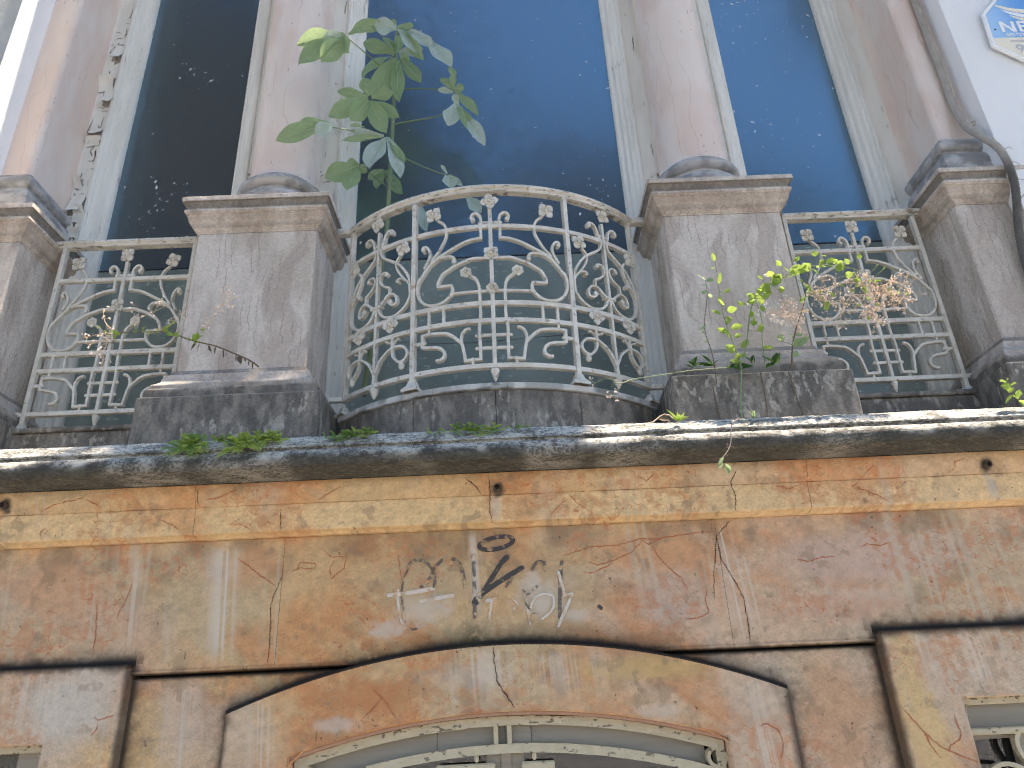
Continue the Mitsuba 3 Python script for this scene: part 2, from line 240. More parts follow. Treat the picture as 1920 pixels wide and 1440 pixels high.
# ------------------------------------------------------------------ helpers
def fresh(key):
    if key not in scene: return key
    k = 1
    while f'{key}_{k:03d}' in scene: k += 1
    return f'{key}_{k:03d}'
def add(key, mesh, m, smooth=30, label=None, **lab):
    key = fresh(key)
    scene[key] = mikit.ply(mesh, m, smooth)
    if label or lab:
        labels[key] = dict(lab)
        if label: labels[key]['label'] = label
    return key
def say(key, label=None, category=None, group=None, kind=None):
    d = labels.setdefault(key, {})
    for k, v in (('label', label), ('category', category), ('group', group), ('kind', kind)):
        if v: d[k] = v
def cat(ms): return trimesh.util.concatenate([m if isinstance(m, trimesh.Trimesh) else trimesh.Trimesh(*m, process=False) for m in ms])
def quads(V, F):
    F = np.asarray(F)
    return trimesh.Trimesh(np.asarray(V, float), np.vstack([F[:, [0, 1, 2]], F[:, [0, 2, 3]]]) if F.shape[1] == 4 else F, process=False)
def grid(P, loop_u=False):
    """mesh of a (nu, nv, 3) lattice"""
    nu, nv = P.shape[:2]
    i, j = np.meshgrid(np.arange(nu if loop_u else nu - 1), np.arange(nv - 1), indexing='ij')
    i2 = (i + 1) % nu
    return quads(P.reshape(-1, 3), np.stack([i * nv + j, i2 * nv + j, i2 * nv + j + 1, i * nv + j + 1], -1).reshape(-1, 4))
def cbox(x0, x1, y0, y1, z0, z1, c=0.004):
    """box with chamfered edges"""
    pts = []
    for sx in (0, 1):
        for sy in (0, 1):
            for sz in (0, 1):
                X, Y, Z = (x0, x1)[sx], (y0, y1)[sy], (z0, z1)[sz]
                dx, dy, dz = c * (1 - 2 * sx), c * (1 - 2 * sy), c * (1 - 2 * sz)
                pts += [(X, Y + dy, Z + dz), (X + dx, Y, Z + dz), (X + dx, Y + dy, Z)]
    return trimesh.Trimesh(pts, process=False).convex_hull
def extr_y(poly, y0, y1):
    """shapely polygon drawn in (x, z), between depths y0 (front) and y1"""
    m = trimesh.creation.extrude_polygon(poly, y1 - y0, engine='earcut')
    v = m.vertices
    return trimesh.Trimesh(np.stack([v[:, 0], y0 + v[:, 2], v[:, 1]], 1), m.faces[:, ::-1], process=False)
def slab_y(poly, y0, y1, c=0.004):
    """the same with its front arris chamfered"""
    inner = poly.buffer(-c, join_style=2)
    a = extr_y(poly, y0 + c, y1)
    r0, r1 = np.array(poly.exterior.coords)[:-1], None
    b = extr_y(inner, y0, y0 + c + 0.0005)
    # bevel strip: nearest matching by resampling both rings at the same parameters
    L = 160
    def ring(g):
        e = g.exterior
        return np.array([e.interpolate(t, normalized=True).coords[0] for t in np.linspace(0, 1, L, endpoint=False)])
    R0 = ring(poly)
    R1 = np.array([inner.exterior.interpolate(inner.exterior.project(__import__('shapely').geometry.Point(q))).coords[0] for q in R0])
    P = np.stack([np.stack([np.r_[R0[:, 0], ], np.full(L, y0 + c), R0[:, 1]], 1), np.stack([R1[:, 0], np.full(L, y0), R1[:, 1]], 1)], 1)
    return cat([a, b, grid(P, True)])
def resample(pts, step=0.008, corner=55):
    """smooth spline through the points, its sharp corners kept"""
    p = np.asarray(pts, float)
    if len(p) < 3: return p
    d = np.diff(p, axis=0); d /= np.linalg.norm(d, axis=1, keepdims=True) + 1e-12
    turn = np.degrees(np.arccos(np.clip((d[1:] * d[:-1]).sum(1), -1, 1)))
    cuts = [0] + [i + 1 for i, t in enumerate(turn) if t > corner] + [len(p) - 1]
    out = []
    for a, b in zip(cuts[:-1], cuts[1:]):
        q = p[a:b + 1]
        t = np.r_[0, np.cumsum(np.linalg.norm(np.diff(q, axis=0), axis=1) + 1e-9)]
        n = max(2, int(t[-1] / step) + 1)
        u = np.linspace(0, t[-1], n)
        r = CubicSpline(t, q)(u) if len(q) > 2 else q[0] + (q[1] - q[0]) * (u / t[-1])[:, None]
        out.append(r if not out else r[1:])
    return np.vstack(out)
def tube(pts, r, sides=6, step=0.02, taper=None, smooth=True):
    p = resample(pts, step) if smooth and len(pts) > 2 else np.asarray(pts, float)
    rr = np.full(len(p), r) if taper is None else np.linspace(r, taper, len(p))
    t = np.gradient(p, axis=0); t /= np.linalg.norm(t, axis=1, keepdims=True) + 1e-12
    ref = np.array([0, 1.0, 0]) if abs(t[0][1]) < 0.9 else np.array([1.0, 0, 0])
    a = np.cross(t, ref); a /= np.linalg.norm(a, axis=1, keepdims=True) + 1e-12
    b = np.cross(t, a)
    an = np.arange(sides) * 2 * math.pi / sides
    P = p[:, None] + rr[:, None, None] * (np.cos(an)[None, :, None] * a[:, None] + np.sin(an)[None, :, None] * b[:, None])
    m = grid(np.swapaxes(P, 0, 1), True)
    ends = []
    for k in (0, -1):
        ends.append(trimesh.Trimesh(np.vstack([P[k], p[k][None]]), [[i, (i + 1) % sides, sides] for i in range(sides)], process=False))
    return cat([m] + ends)
def ball(c, r, sub=1, squash=(1, 1, 1)):
    m = trimesh.creation.icosphere(subdivisions=sub, radius=1.0)
    m.vertices = m.vertices * np.array(squash) * r + np.array(c)
    return m
def lathe(profile, cx, cy, n=48):
    pr = np.asarray(profile, float); a = np.arange(n) * 2 * math.pi / n
    P = np.stack([cx + pr[None, :, 0] * np.cos(a)[:, None], cy + pr[None, :, 0] * np.sin(a)[:, None], np.broadcast_to(pr[:, 1], (n, len(pr)))], -1)
    return grid(P, True)
def wear(m, amp, k, seed=0):
    """small unevenness of old stone"""
    n = meshkit.fbm(m.vertices * k, 3, seed)[:, None] - 0.5
    nv = m.vertices - 0
    m.vertices = m.vertices + amp * np.stack([meshkit.fbm(m.vertices * k + 31 * i, 3, seed + i) - 0.5 for i in range(3)], 1)
    return m
IRON_A={'scroll':[(0.051,4.812),(0.048,4.829),(0.048,4.855),(0.056,4.876),(0.07,4.888),(0.087,4.888),(0.097,4.874),(0.096,4.857),(0.088,4.85)],'stem':[(0.051,4.812),(0.049,4.733),(0.103,4.725),(0.147,4.71),(0.191,4.688),(0.231,4.667),(0.272,4.645),(0.3,4.626),(0.33,4.594),(0.359,4.555),(0.381,4.522),(0.38,4.534),(0.388,4.5),(0.389,4.464),(0.381,4.431),(0.366,4.404),(0.347,4.385),(0.317,4.37),(0.286,4.367),(0.255,4.373),(0.229,4.39),(0.21,4.411),(0.201,4.434),(0.201,4.453),(0.206,4.467),(0.275,4.469),(0.277,4.48),(0.275,4.491),(0.264,4.518),(0.245,4.544),(0.228,4.554),(0.212,4.564),(0.185,4.58),(0.138,4.598),(0.098,4.611),(0.058,4.611)],'fstem':[(0.268,4.87),(0.245,4.848),(0.233,4.821),(0.23,4.787),(0.236,4.754),(0.252,4.719),(0.271,4.684),(0.294,4.654),(0.314,4.628)],'oscroll':[(0.351,4.594),(0.332,4.631),(0.32,4.666),(0.322,4.691),(0.331,4.713),(0.345,4.726),(0.357,4.726),(0.362,4.715),(0.354,4.701)],'iscroll':[(0.327,4.602),(0.289,4.629),(0.265,4.64),(0.237,4.643),(0.209,4.641),(0.193,4.629),(0.188,4.611),(0.193,4.601)],'cross':[(0.034,4.417),(0.19,4.42),(0.2,4.438)],'sstem':[(0.104,4.508),(0.083,4.492),(0.071,4.469),(0.065,4.438),(0.063,4.357),(0.064,4.26),(0.068,4.234),(0.069,4.172),(0.067,4.064),(0.067,4.043),(0.141,4.04),(0.145,4.072),(0.151,4.107),(0.157,4.133),(0.176,4.155),(0.204,4.182),(0.231,4.198),(0.262,4.204),(0.299,4.208),(0.358,4.207),(0.358,4.145),(0.308,4.135),(0.273,4.127),(0.252,4.112),(0.243,4.09),(0.247,4.073),(0.262,4.061),(0.286,4.061)],'branch':[(0.158,4.14),(0.159,4.169),(0.152,4.191),(0.137,4.207),(0.114,4.21)]}
IRON_B={'lscroll':[(0.608,4.838),(0.604,4.863),(0.595,4.886),(0.579,4.901),(0.56,4.903),(0.546,4.893),(0.547,4.879),(0.558,4.881)],'stem':[(0.608,4.838),(0.601,4.739),(0.552,4.705),(0.521,4.682),(0.489,4.651),(0.462,4.611),(0.443,4.575),(0.435,4.545),(0.432,4.492),(0.433,4.452),(0.445,4.423),(0.466,4.396),(0.494,4.375),(0.525,4.364),(0.557,4.366),(0.588,4.377),(0.612,4.399),(0.625,4.423),(0.63,4.44)],'leaf':[(0.521,4.682),(0.517,4.65),(0.502,4.617),(0.479,4.583),(0.444,4.542)],'fstem':[(0.492,4.722),(0.51,4.702),(0.521,4.682)],'iscroll':[(0.434,4.516),(0.444,4.538),(0.461,4.56),(0.482,4.573),(0.502,4.576),(0.513,4.566),(0.504,4.556)],'lyre':[(0.584,4.625),(0.573,4.626),(0.577,4.639),(0.593,4.646),(0.612,4.643),(0.624,4.631),(0.625,4.602),(0.611,4.577),(0.587,4.558),(0.56,4.544),(0.558,4.507)],'spiral':[(0.626,4.443),(0.614,4.458),(0.595,4.475),(0.572,4.496),(0.543,4.501),(0.521,4.486),(0.511,4.461),(0.514,4.438),(0.532,4.432),(0.553,4.444),(0.563,4.458),(0.552,4.465),(0.542,4.455)],'loop':[(0.532,4.186),(0.499,4.185),(0.467,4.176),(0.447,4.154),(0.441,4.131),(0.45,4.11),(0.467,4.098),(0.486,4.095),(0.502,4.106),(0.524,4.134),(0.531,4.165),(0.532,4.188)],'arc':[(0.534,4.185),(0.564,4.168),(0.59,4.148),(0.612,4.123),(0.625,4.097),(0.636,4.077),(0.635,4.021)]}
CEC_STEM=[(-0.714,0.27,4.093),(-0.698,0.27,4.257),(-0.665,0.26,4.522),(-0.639,0.25,4.896),(-0.617,0.24,5.123),(-0.609,0.22,5.31),(-0.599,0.2,5.638),(-0.59,0.18,6.053),(-0.581,0.16,6.499),(-0.576,0.14,6.713)]
CEC_LEAVES=[((-0.805,-0.28,6.149),[(-0.607,0.18,6.315),(-0.718,-0.05,6.25),(-0.805,-0.28,6.149)],[((-0.805,-0.28,6.142),(-1.051,-0.3,5.905),0.111,0),((-0.81,-0.28,6.15),(-1.074,-0.3,6.06),0.096,0),((-0.804,-0.28,6.128),(-0.919,-0.3,5.916),0.096,0),((-0.8,-0.28,6.142),(-0.767,-0.3,5.988),0.071,0),((-0.785,-0.28,6.163),(-0.673,-0.3,6.17),0.061,0),((-0.805,-0.28,6.157),(-0.922,-0.3,6.11),0.051,1)]),((-0.542,-0.05,6.474),[(-0.568,0.14,6.614),(-0.542,-0.05,6.474)],[((-0.547,-0.05,6.474),(-0.684,-0.07,6.472),0.101,1),((-0.582,-0.05,6.492),(-0.812,-0.07,6.479),0.071,0),((-0.548,-0.05,6.49),(-0.574,-0.07,6.53),0.03,0),((-0.542,-0.05,6.482),(-0.433,-0.07,6.46),0.045,0),((-0.536,-0.05,6.466),(-0.407,-0.07,6.211),0.071,1),((-0.514,-0.05,6.464),(-0.369,-0.07,6.164),0.061,0),((-0.48,-0.05,6.455),(-0.315,-0.07,6.252),0.076,1),((-0.356,-0.05,6.354),(-0.203,-0.07,6.097),0.091,1),((-0.214,-0.05,6.134),(-0.191,-0.07,6.001),0.04,0)]),((-0.569,0.1,6.43),[(-0.585,0.18,6.33),(-0.569,0.1,6.43)],[((-0.581,0.1,6.43),(-0.783,0.08,6.513),0.076,0),((-0.575,0.1,6.43),(-0.656,0.08,6.555),0.061,0),((-0.564,0.1,6.437),(-0.546,0.08,6.566),0.056,0),((-0.552,0.1,6.429),(-0.392,0.08,6.437),0.066,1),((-0.545,0.1,6.397),(-0.473,0.08,6.347),0.051,0),((-0.539,0.1,6.381),(-0.403,0.08,6.138),0.071,0),((-0.556,0.1,6.366),(-0.539,0.08,5.981),0.076,0),((-0.58,0.1,6.39),(-0.705,0.08,6.016),0.101,0),((-0.592,0.1,6.407),(-0.776,0.08,6.199),0.101,0)]),((-0.709,0.0,5.948),[(-0.599,0.18,5.994),(-0.709,0.0,5.948)],[((-0.715,0.0,5.956),(-0.898,-0.02,5.992),0.051,0),((-0.71,0.0,5.963),(-0.738,-0.02,6.089),0.066,0),((-0.72,0.0,5.934),(-0.939,-0.02,5.783),0.086,0),((-0.714,0.0,5.934),(-0.808,-0.02,5.749),0.091,0),((-0.698,0.0,5.919),(-0.589,-0.02,5.642),0.091,0),((-0.681,0.0,5.911),(-0.516,-0.02,5.76),0.061,0),((-0.694,0.0,5.955),(-0.559,-0.02,5.971),0.061,0)]),((-0.206,0.12,6.108),[(-0.57,0.18,6.204),(-0.379,0.16,6.173),(-0.206,0.12,6.108)],[((-0.211,0.12,6.115),(-0.288,0.1,6.197),0.04,0),((-0.206,0.12,6.115),(-0.209,0.1,6.224),0.04,0),((-0.2,0.12,6.115),(-0.135,0.1,6.113),0.045,0),((-0.195,0.12,6.099),(-0.053,0.1,5.873),0.056,0),((-0.206,0.12,6.092),(-0.302,0.1,6.099),0.035,1)]),((-0.166,0.08,5.923),[(-0.602,0.18,5.898),(-0.43,0.14,5.894),(-0.248,0.08,5.877),(-0.166,0.08,5.923)],[((-0.182,0.08,5.946),(-0.236,0.06,5.764),0.091,1),((-0.166,0.08,5.931),(-0.106,0.06,5.708),0.061,0),((-0.139,0.08,5.871),(-0.017,0.06,5.594),0.066,1),((-0.171,0.08,5.938),(-0.202,0.06,6.015),0.035,1)]),((-0.841,-0.26,5.471),[(-0.768,0.16,5.836),(-0.805,-0.1,5.604),(-0.841,-0.26,5.471)],[((-0.842,-0.26,5.49),(-0.927,-0.28,5.41),0.066,1),((-0.857,-0.26,5.491),(-1.136,-0.28,5.372),0.081,0),((-0.872,-0.26,5.505),(-1.022,-0.28,5.493),0.045,0),((-0.91,-0.26,5.487),(-1.062,-0.28,5.394),0.04,1)]),((-0.596,0.02,5.646),[(-0.617,0.19,5.771),(-0.596,0.02,5.646)],[((-0.601,0.02,5.646),(-0.685,0.0,5.396),0.116,1),((-0.591,0.02,5.646),(-0.505,0.0,5.319),0.071,1),((-0.585,0.02,5.639),(-0.479,0.0,5.435),0.04,0),((-0.612,0.02,5.661),(-0.81,0.0,5.693),0.04,1),((-0.623,0.02,5.654),(-0.853,0.0,5.62),0.035,0),((-0.731,0.02,5.736),(-0.812,0.0,5.734),0.028,0)]),((-0.757,0.05,5.472),[(-0.627,0.21,5.449),(-0.676,0.05,5.396),(-0.757,0.05,5.472)],[((-0.757,0.05,5.472),(-0.945,0.03,5.366),0.096,0),((-0.757,0.05,5.466),(-0.81,0.03,5.274),0.091,0),((-0.763,0.05,5.479),(-0.821,0.03,5.491),0.045,0),((-0.752,0.05,5.466),(-0.699,0.03,5.413),0.045,0)]),((-0.659,0.3,5.644),[(-0.623,0.21,5.51),(-0.659,0.3,5.644)],[((-0.664,0.3,5.651),(-0.752,0.28,5.561),0.051,0),((-0.659,0.3,5.644),(-0.694,0.28,5.483),0.061,0),((-0.647,0.3,5.644),(-0.535,0.28,5.434),0.061,0)]),((-0.243,0.12,5.428),[(-0.511,0.2,5.648),(-0.37,0.12,5.495),(-0.243,0.12,5.428)],[((-0.243,0.12,5.435),(-0.226,0.1,5.321),0.076,1),((-0.248,0.12,5.442),(-0.283,0.1,5.496),0.02,1),((-0.238,0.12,5.435),(-0.157,0.1,5.335),0.03,1)]),((-0.414,0.16,5.246),[(-0.609,0.22,5.329),(-0.414,0.16,5.246)],[((-0.409,0.16,5.253),(-0.369,0.14,5.046),0.051,1)]),((-0.137,0.16,5.298),[(-0.226,0.16,5.395),(-0.137,0.16,5.298)],[((-0.132,0.16,5.298),(-0.055,0.14,5.165),0.061,1)])]
W1={'stem':[(1.093,-0.27,3.667),(1.125,-0.27,3.875),(1.13,-0.27,3.96),(1.115,-0.27,4.047),(1.101,-0.27,4.136),(1.095,-0.27,4.284),(1.101,-0.27,4.413),(1.101,-0.27,4.547)],'leaves':[((1.116,-0.27,4.318),(1.143,-0.3,4.319),0.019),((1.092,-0.27,4.261),(1.075,-0.3,4.281),0.028),((1.115,-0.27,4.22),(1.155,-0.3,4.212),0.028),((1.086,-0.27,4.199),(1.03,-0.3,4.203),0.024),((1.108,-0.27,4.181),(1.122,-0.3,4.152),0.021),((1.119,-0.27,4.124),(1.166,-0.3,4.119),0.026),((1.1,-0.27,4.103),(1.04,-0.3,4.109),0.021),((1.11,-0.27,4.075),(1.074,-0.3,4.093),0.031),((1.126,-0.27,4.079),(1.154,-0.3,4.067),0.019),((1.117,-0.27,3.998),(1.066,-0.3,4.019),0.033),((1.153,-0.27,4.04),(1.177,-0.3,4.017),0.042),((1.137,-0.27,3.975),(1.16,-0.3,3.962),0.021),((1.125,-0.27,3.96),(1.11,-0.3,3.978),0.026),((1.098,-0.27,4.366),(1.109,-0.3,4.417),0.016),((1.098,-0.27,4.461),(1.064,-0.3,4.437),0.009),((1.099,-0.27,4.498),(1.087,-0.3,4.533),0.016),((1.133,-0.27,3.949),(1.075,-0.3,3.942),0.016),((1.105,-0.27,4.249),(1.075,-0.3,4.265),0.024),((1.113,-0.27,4.147),(1.088,-0.3,4.153),0.016)]}
W2={'stem':[(1.005,-0.27,3.839),(1.009,-0.27,3.987),(1.003,-0.27,4.041),(0.995,-0.27,4.096),(1.022,-0.27,4.253),(1.036,-0.27,4.322),(1.037,-0.27,4.393)],'leaves':[((1.04,-0.27,4.392),(0.999,-0.29,4.411),0.026),((1.042,-0.27,4.392),(1.077,-0.29,4.378),0.021),((1.038,-0.27,4.357),(1.012,-0.29,4.357),0.019),((1.036,-0.27,4.322),(1.001,-0.29,4.317),0.016),((1.037,-0.27,4.31),(1.056,-0.29,4.286),0.014),((1.003,-0.27,4.141),(0.96,-0.29,4.109),0.009),((0.994,-0.27,4.108),(0.962,-0.29,4.093),0.009),((1.001,-0.27,4.063),(0.976,-0.29,4.043),0.009),((1.003,-0.27,4.025),(0.984,-0.29,3.994),0.009)]}
W3={'stem':[(1.24,-0.27,3.907),(1.248,-0.27,3.976),(1.255,-0.27,4.062),(1.271,-0.27,4.151),(1.269,-0.27,4.219),(1.256,-0.27,4.288)],'leaves':[((1.256,-0.27,4.019),(1.295,-0.29,4.001),0.014),((1.272,-0.27,4.128),(1.246,-0.29,4.129),0.009),((1.262,-0.27,3.997),(1.241,-0.29,4.02),0.016),((1.288,-0.27,4.241),(1.277,-0.29,4.298),0.026),((1.276,-0.27,4.287),(1.218,-0.29,4.272),0.021)],'heads':[(1.274,-0.27,4.221),(1.289,-0.27,4.223),(1.261,-0.27,4.196),(1.336,-0.27,4.179),(1.338,-0.27,4.153),(1.304,-0.27,4.251),(1.322,-0.27,4.16),(1.225,-0.27,4.255),(1.339,-0.27,4.408),(1.364,-0.27,4.146)]}
W4={'stem':[(1.364,-0.27,3.901),(1.382,-0.27,3.991),(1.416,-0.27,4.088),(1.485,-0.27,4.232),(1.534,-0.27,4.369),(1.559,-0.27,4.44)],'leaves':[((1.386,-0.27,4.013),(1.429,-0.29,4.044),0.028),((1.395,-0.27,4.034),(1.444,-0.29,4.021),0.035),((1.38,-0.27,3.98),(1.401,-0.29,3.953),0.026),((1.414,-0.27,4.077),(1.436,-0.29,4.054),0.021),((1.5,-0.27,4.277),(1.494,-0.29,4.259),0.028),((1.522,-0.27,4.334),(1.494,-0.29,4.335),0.024),((1.509,-0.27,4.3),(1.55,-0.29,4.291),0.028),((1.33,-0.27,4.048),(1.347,-0.29,4.069),0.031),((1.4,-0.27,4.056),(1.376,-0.29,4.068),0.024),((1.401,-0.27,4.012),(1.47,-0.29,4.053),0.031)]}
ARCH=[(1.128,-0.29,3.928),(1.208,-0.29,4.165),(1.244,-0.29,4.254),(1.296,-0.29,4.321),(1.386,-0.29,4.369),(1.474,-0.29,4.407),(1.529,-0.29,4.428),(1.633,-0.29,4.438),(1.73,-0.29,4.419),(1.803,-0.29,4.385),(1.833,-0.29,4.343),(1.874,-0.29,4.306),(1.944,-0.29,4.267),(1.99,-0.29,4.254)]
ARCH_LEAVES=[((1.292,-0.29,4.298),(1.324,-0.33,4.323),0.045),((1.35,-0.29,4.342),(1.388,-0.33,4.373),0.04),((1.385,-0.29,4.364),(1.353,-0.33,4.369),0.031),((1.417,-0.29,4.374),(1.44,-0.33,4.359),0.035),((1.45,-0.29,4.39),(1.493,-0.33,4.421),0.042),((1.517,-0.29,4.417),(1.539,-0.33,4.425),0.038),((1.558,-0.29,4.421),(1.561,-0.33,4.365),0.031),((1.579,-0.29,4.426),(1.61,-0.33,4.404),0.024),((1.763,-0.29,4.387),(1.74,-0.33,4.321),0.031),((1.858,-0.29,4.401),(1.862,-0.33,4.41),0.026),((1.885,-0.29,4.388),(1.894,-0.33,4.396),0.021),((1.682,-0.29,4.433),(1.686,-0.33,4.43),0.019),((1.28,-0.29,4.287),(1.26,-0.33,4.297),0.028),((1.495,-0.29,4.265),(1.449,-0.33,4.209),0.031),((1.539,-0.29,4.286),(1.495,-0.33,4.287),0.033),((1.574,-0.29,4.216),(1.544,-0.33,4.239),0.026),((1.601,-0.29,4.226),(1.544,-0.33,4.171),0.031),((1.694,-0.29,4.222),(1.648,-0.33,4.222),0.024),((1.633,-0.29,4.259),(1.588,-0.33,4.259),0.021)]
TWIGS=[[(1.495,-0.3,4.282),(1.583,-0.3,4.232),(1.679,-0.3,4.216),(1.774,-0.3,4.2),(1.817,-0.3,4.176)],[(1.524,-0.3,4.327),(1.542,-0.3,4.268),(1.588,-0.3,4.209)],[(1.697,-0.3,4.296),(1.738,-0.3,4.259),(1.839,-0.3,4.266),(1.919,-0.3,4.228),(1.977,-0.3,4.26)],[(1.797,-0.3,4.379),(1.811,-0.3,4.314),(1.806,-0.3,4.21),(1.771,-0.3,4.111)],[(1.544,-0.3,4.28),(1.653,-0.3,4.321),(1.715,-0.3,4.33),(1.799,-0.3,4.303),(1.91,-0.3,4.309)],[(1.32,-0.3,4.199),(1.36,-0.3,4.152),(1.416,-0.3,4.138),(1.426,-0.3,4.093)],[(1.679,-0.3,4.216),(1.622,-0.3,4.14),(1.585,-0.3,4.108)],[(1.774,-0.3,4.2),(1.796,-0.3,4.132),(1.785,-0.3,4.088)],[(1.36,-0.3,4.152),(1.393,-0.3,4.218),(1.424,-0.3,4.228)],[(1.868,-0.3,4.3),(1.943,-0.3,4.319),(1.996,-0.3,4.294)],[(1.839,-0.3,4.266),(1.881,-0.3,4.196),(1.952,-0.3,4.204)],[(1.486,-0.3,4.191),(1.403,-0.3,4.172),(1.347,-0.3,4.186)]]
RUNNER=[(1.165,-0.24,3.946),(1.085,-0.24,3.934),(0.91,-0.24,3.925),(0.71,-0.26,3.893),(0.611,-0.27,3.875),(0.588,-0.29,3.858),(0.533,-0.29,3.854),(0.522,-0.29,3.835)]
RUNNER2=[(0.576,-0.29,3.857),(0.554,-0.29,3.82),(0.534,-0.29,3.798),(0.507,-0.29,3.802)]
RUNNER3=[(0.552,-0.29,3.863),(0.523,-0.29,3.874),(0.49,-0.29,3.878),(0.452,-0.29,3.858),(0.437,-0.29,3.865)]
ROOTHANG=[(1.04,-0.37,3.626),(1.005,-0.37,3.593),(0.996,-0.37,3.55),(0.984,-0.37,3.504),(0.966,-0.37,3.477),(0.94,-0.37,3.451),(0.947,-0.37,3.448),(0.918,-0.37,3.41)]
ROOTLEAVES=[((0.941,-0.37,3.438),(0.915,-0.39,3.399),0.02),((0.952,-0.37,3.418),(0.953,-0.39,3.375),0.03),((0.953,-0.37,3.428),(0.965,-0.39,3.392),0.025),((0.949,-0.37,3.458),(0.914,-0.39,3.418),0.016)]
FAR=[(2.352,-0.3,3.643),(2.322,-0.3,3.679),(2.319,-0.3,3.725),(2.312,-0.3,3.761),(2.291,-0.3,3.782)]
FARL=[((2.295,-0.3,3.779),(2.244,-0.33,3.767),0.01885102973749941),((2.3,-0.3,3.781),(2.284,-0.33,3.782),0.016494651020311984),((2.304,-0.3,3.766),(2.241,-0.33,3.743),0.014138272303124559),((2.312,-0.3,3.761),(2.317,-0.33,3.754),0.021207408454686837),((2.306,-0.3,3.756),(2.248,-0.33,3.735),0.030632923323436544),((2.313,-0.3,3.735),(2.263,-0.33,3.724),0.021207408454686837),((2.316,-0.3,3.715),(2.325,-0.33,3.701),0.035345680757811394),((2.318,-0.3,3.695),(2.281,-0.33,3.693),0.023563787171874264),((2.322,-0.3,3.679),(2.338,-0.33,3.671),0.025920165889061687),((2.325,-0.3,3.674),(2.319,-0.33,3.642),0.014138272303124559),((2.306,-0.3,3.715),(2.238,-0.33,3.66),0.014138272303124559)]
TUFT=[((0.795,-0.3,3.656),(0.747,-0.33,3.7),0.016),((0.797,-0.3,3.656),(0.792,-0.33,3.689),0.016),((0.798,-0.3,3.656),(0.826,-0.33,3.686),0.016),((0.8,-0.3,3.658),(0.84,-0.33,3.661),0.018),((0.795,-0.3,3.655),(0.766,-0.33,3.658),0.012),((0.797,-0.3,3.659),(0.804,-0.33,3.679),0.016),((0.795,-0.3,3.656),(0.756,-0.33,3.668),0.012)]
TWIGDRY=[(0.66,-0.33,3.638),(0.702,-0.33,3.658),(0.733,-0.33,3.676),(0.756,-0.33,3.673),(0.769,-0.33,3.658)]
TUFT2=[((1.131,-0.3,3.654),(1.1,-0.33,3.678),0.014),((1.134,-0.3,3.655),(1.117,-0.33,3.683),0.016),((1.137,-0.3,3.654),(1.135,-0.33,3.679),0.024),((1.14,-0.3,3.655),(1.14,-0.33,3.662),0.016),((1.134,-0.3,3.654),(1.094,-0.33,3.658),0.012)]
LW=[(-1.131,-0.17,4.072),(-1.191,-0.2,4.107),(-1.24,-0.24,4.118),(-1.332,-0.24,4.16),(-1.423,-0.24,4.186),(-1.489,-0.24,4.214),(-1.564,-0.24,4.243),(-1.652,-0.24,4.247),(-1.741,-0.24,4.251),(-1.827,-0.24,4.24),(-1.896,-0.24,4.278)]
LWL=[((-1.415,-0.24,4.186),(-1.423,-0.27,4.21),0.021),((-1.407,-0.24,4.195),(-1.398,-0.27,4.219),0.019),((-1.4,-0.24,4.205),(-1.374,-0.27,4.198),0.019),((-1.425,-0.24,4.196),(-1.422,-0.27,4.17),0.015),((-1.559,-0.24,4.242),(-1.57,-0.27,4.257),0.017),((-1.562,-0.24,4.232),(-1.51,-0.27,4.204),0.017),((-1.581,-0.24,4.243),(-1.528,-0.27,4.265),0.017),((-1.535,-0.24,4.226),(-1.483,-0.27,4.198),0.015),((-1.706,-0.24,4.249),(-1.698,-0.27,4.262),0.015),((-1.802,-0.24,4.243),(-1.787,-0.27,4.197),0.021),((-1.783,-0.24,4.238),(-1.813,-0.27,4.243),0.017),((-1.821,-0.24,4.254),(-1.828,-0.27,4.228),0.017),((-1.534,-0.24,4.282),(-1.532,-0.27,4.295),0.011),((-1.395,-0.24,4.235),(-1.366,-0.27,4.237),0.015),((-1.386,-0.24,4.234),(-1.392,-0.27,4.233),0.013),((-1.634,-0.24,4.241),(-1.633,-0.27,4.215),0.013)]
LWD=[((-1.414,-0.24,4.181),(-1.432,-0.24,4.137),0.011),((-1.396,-0.24,4.175),(-1.398,-0.24,4.126),0.008),((-1.355,-0.24,4.163),(-1.346,-0.24,4.128),0.009),((-1.35,-0.24,4.161),(-1.331,-0.24,4.118),0.008),((-1.318,-0.24,4.152),(-1.318,-0.24,4.112),0.008),((-1.281,-0.24,4.135),(-1.275,-0.24,4.086),0.007),((-1.212,-0.24,4.103),(-1.212,-0.24,4.069),0.011),((-1.203,-0.24,4.097),(-1.189,-0.24,4.053),0.027),((-1.152,-0.24,4.071),(-1.149,-0.24,4.041),0.007),((-1.134,-0.24,4.06),(-1.13,-0.24,4.026),0.008),((-1.175,-0.24,4.081),(-1.165,-0.24,4.066),0.008)]
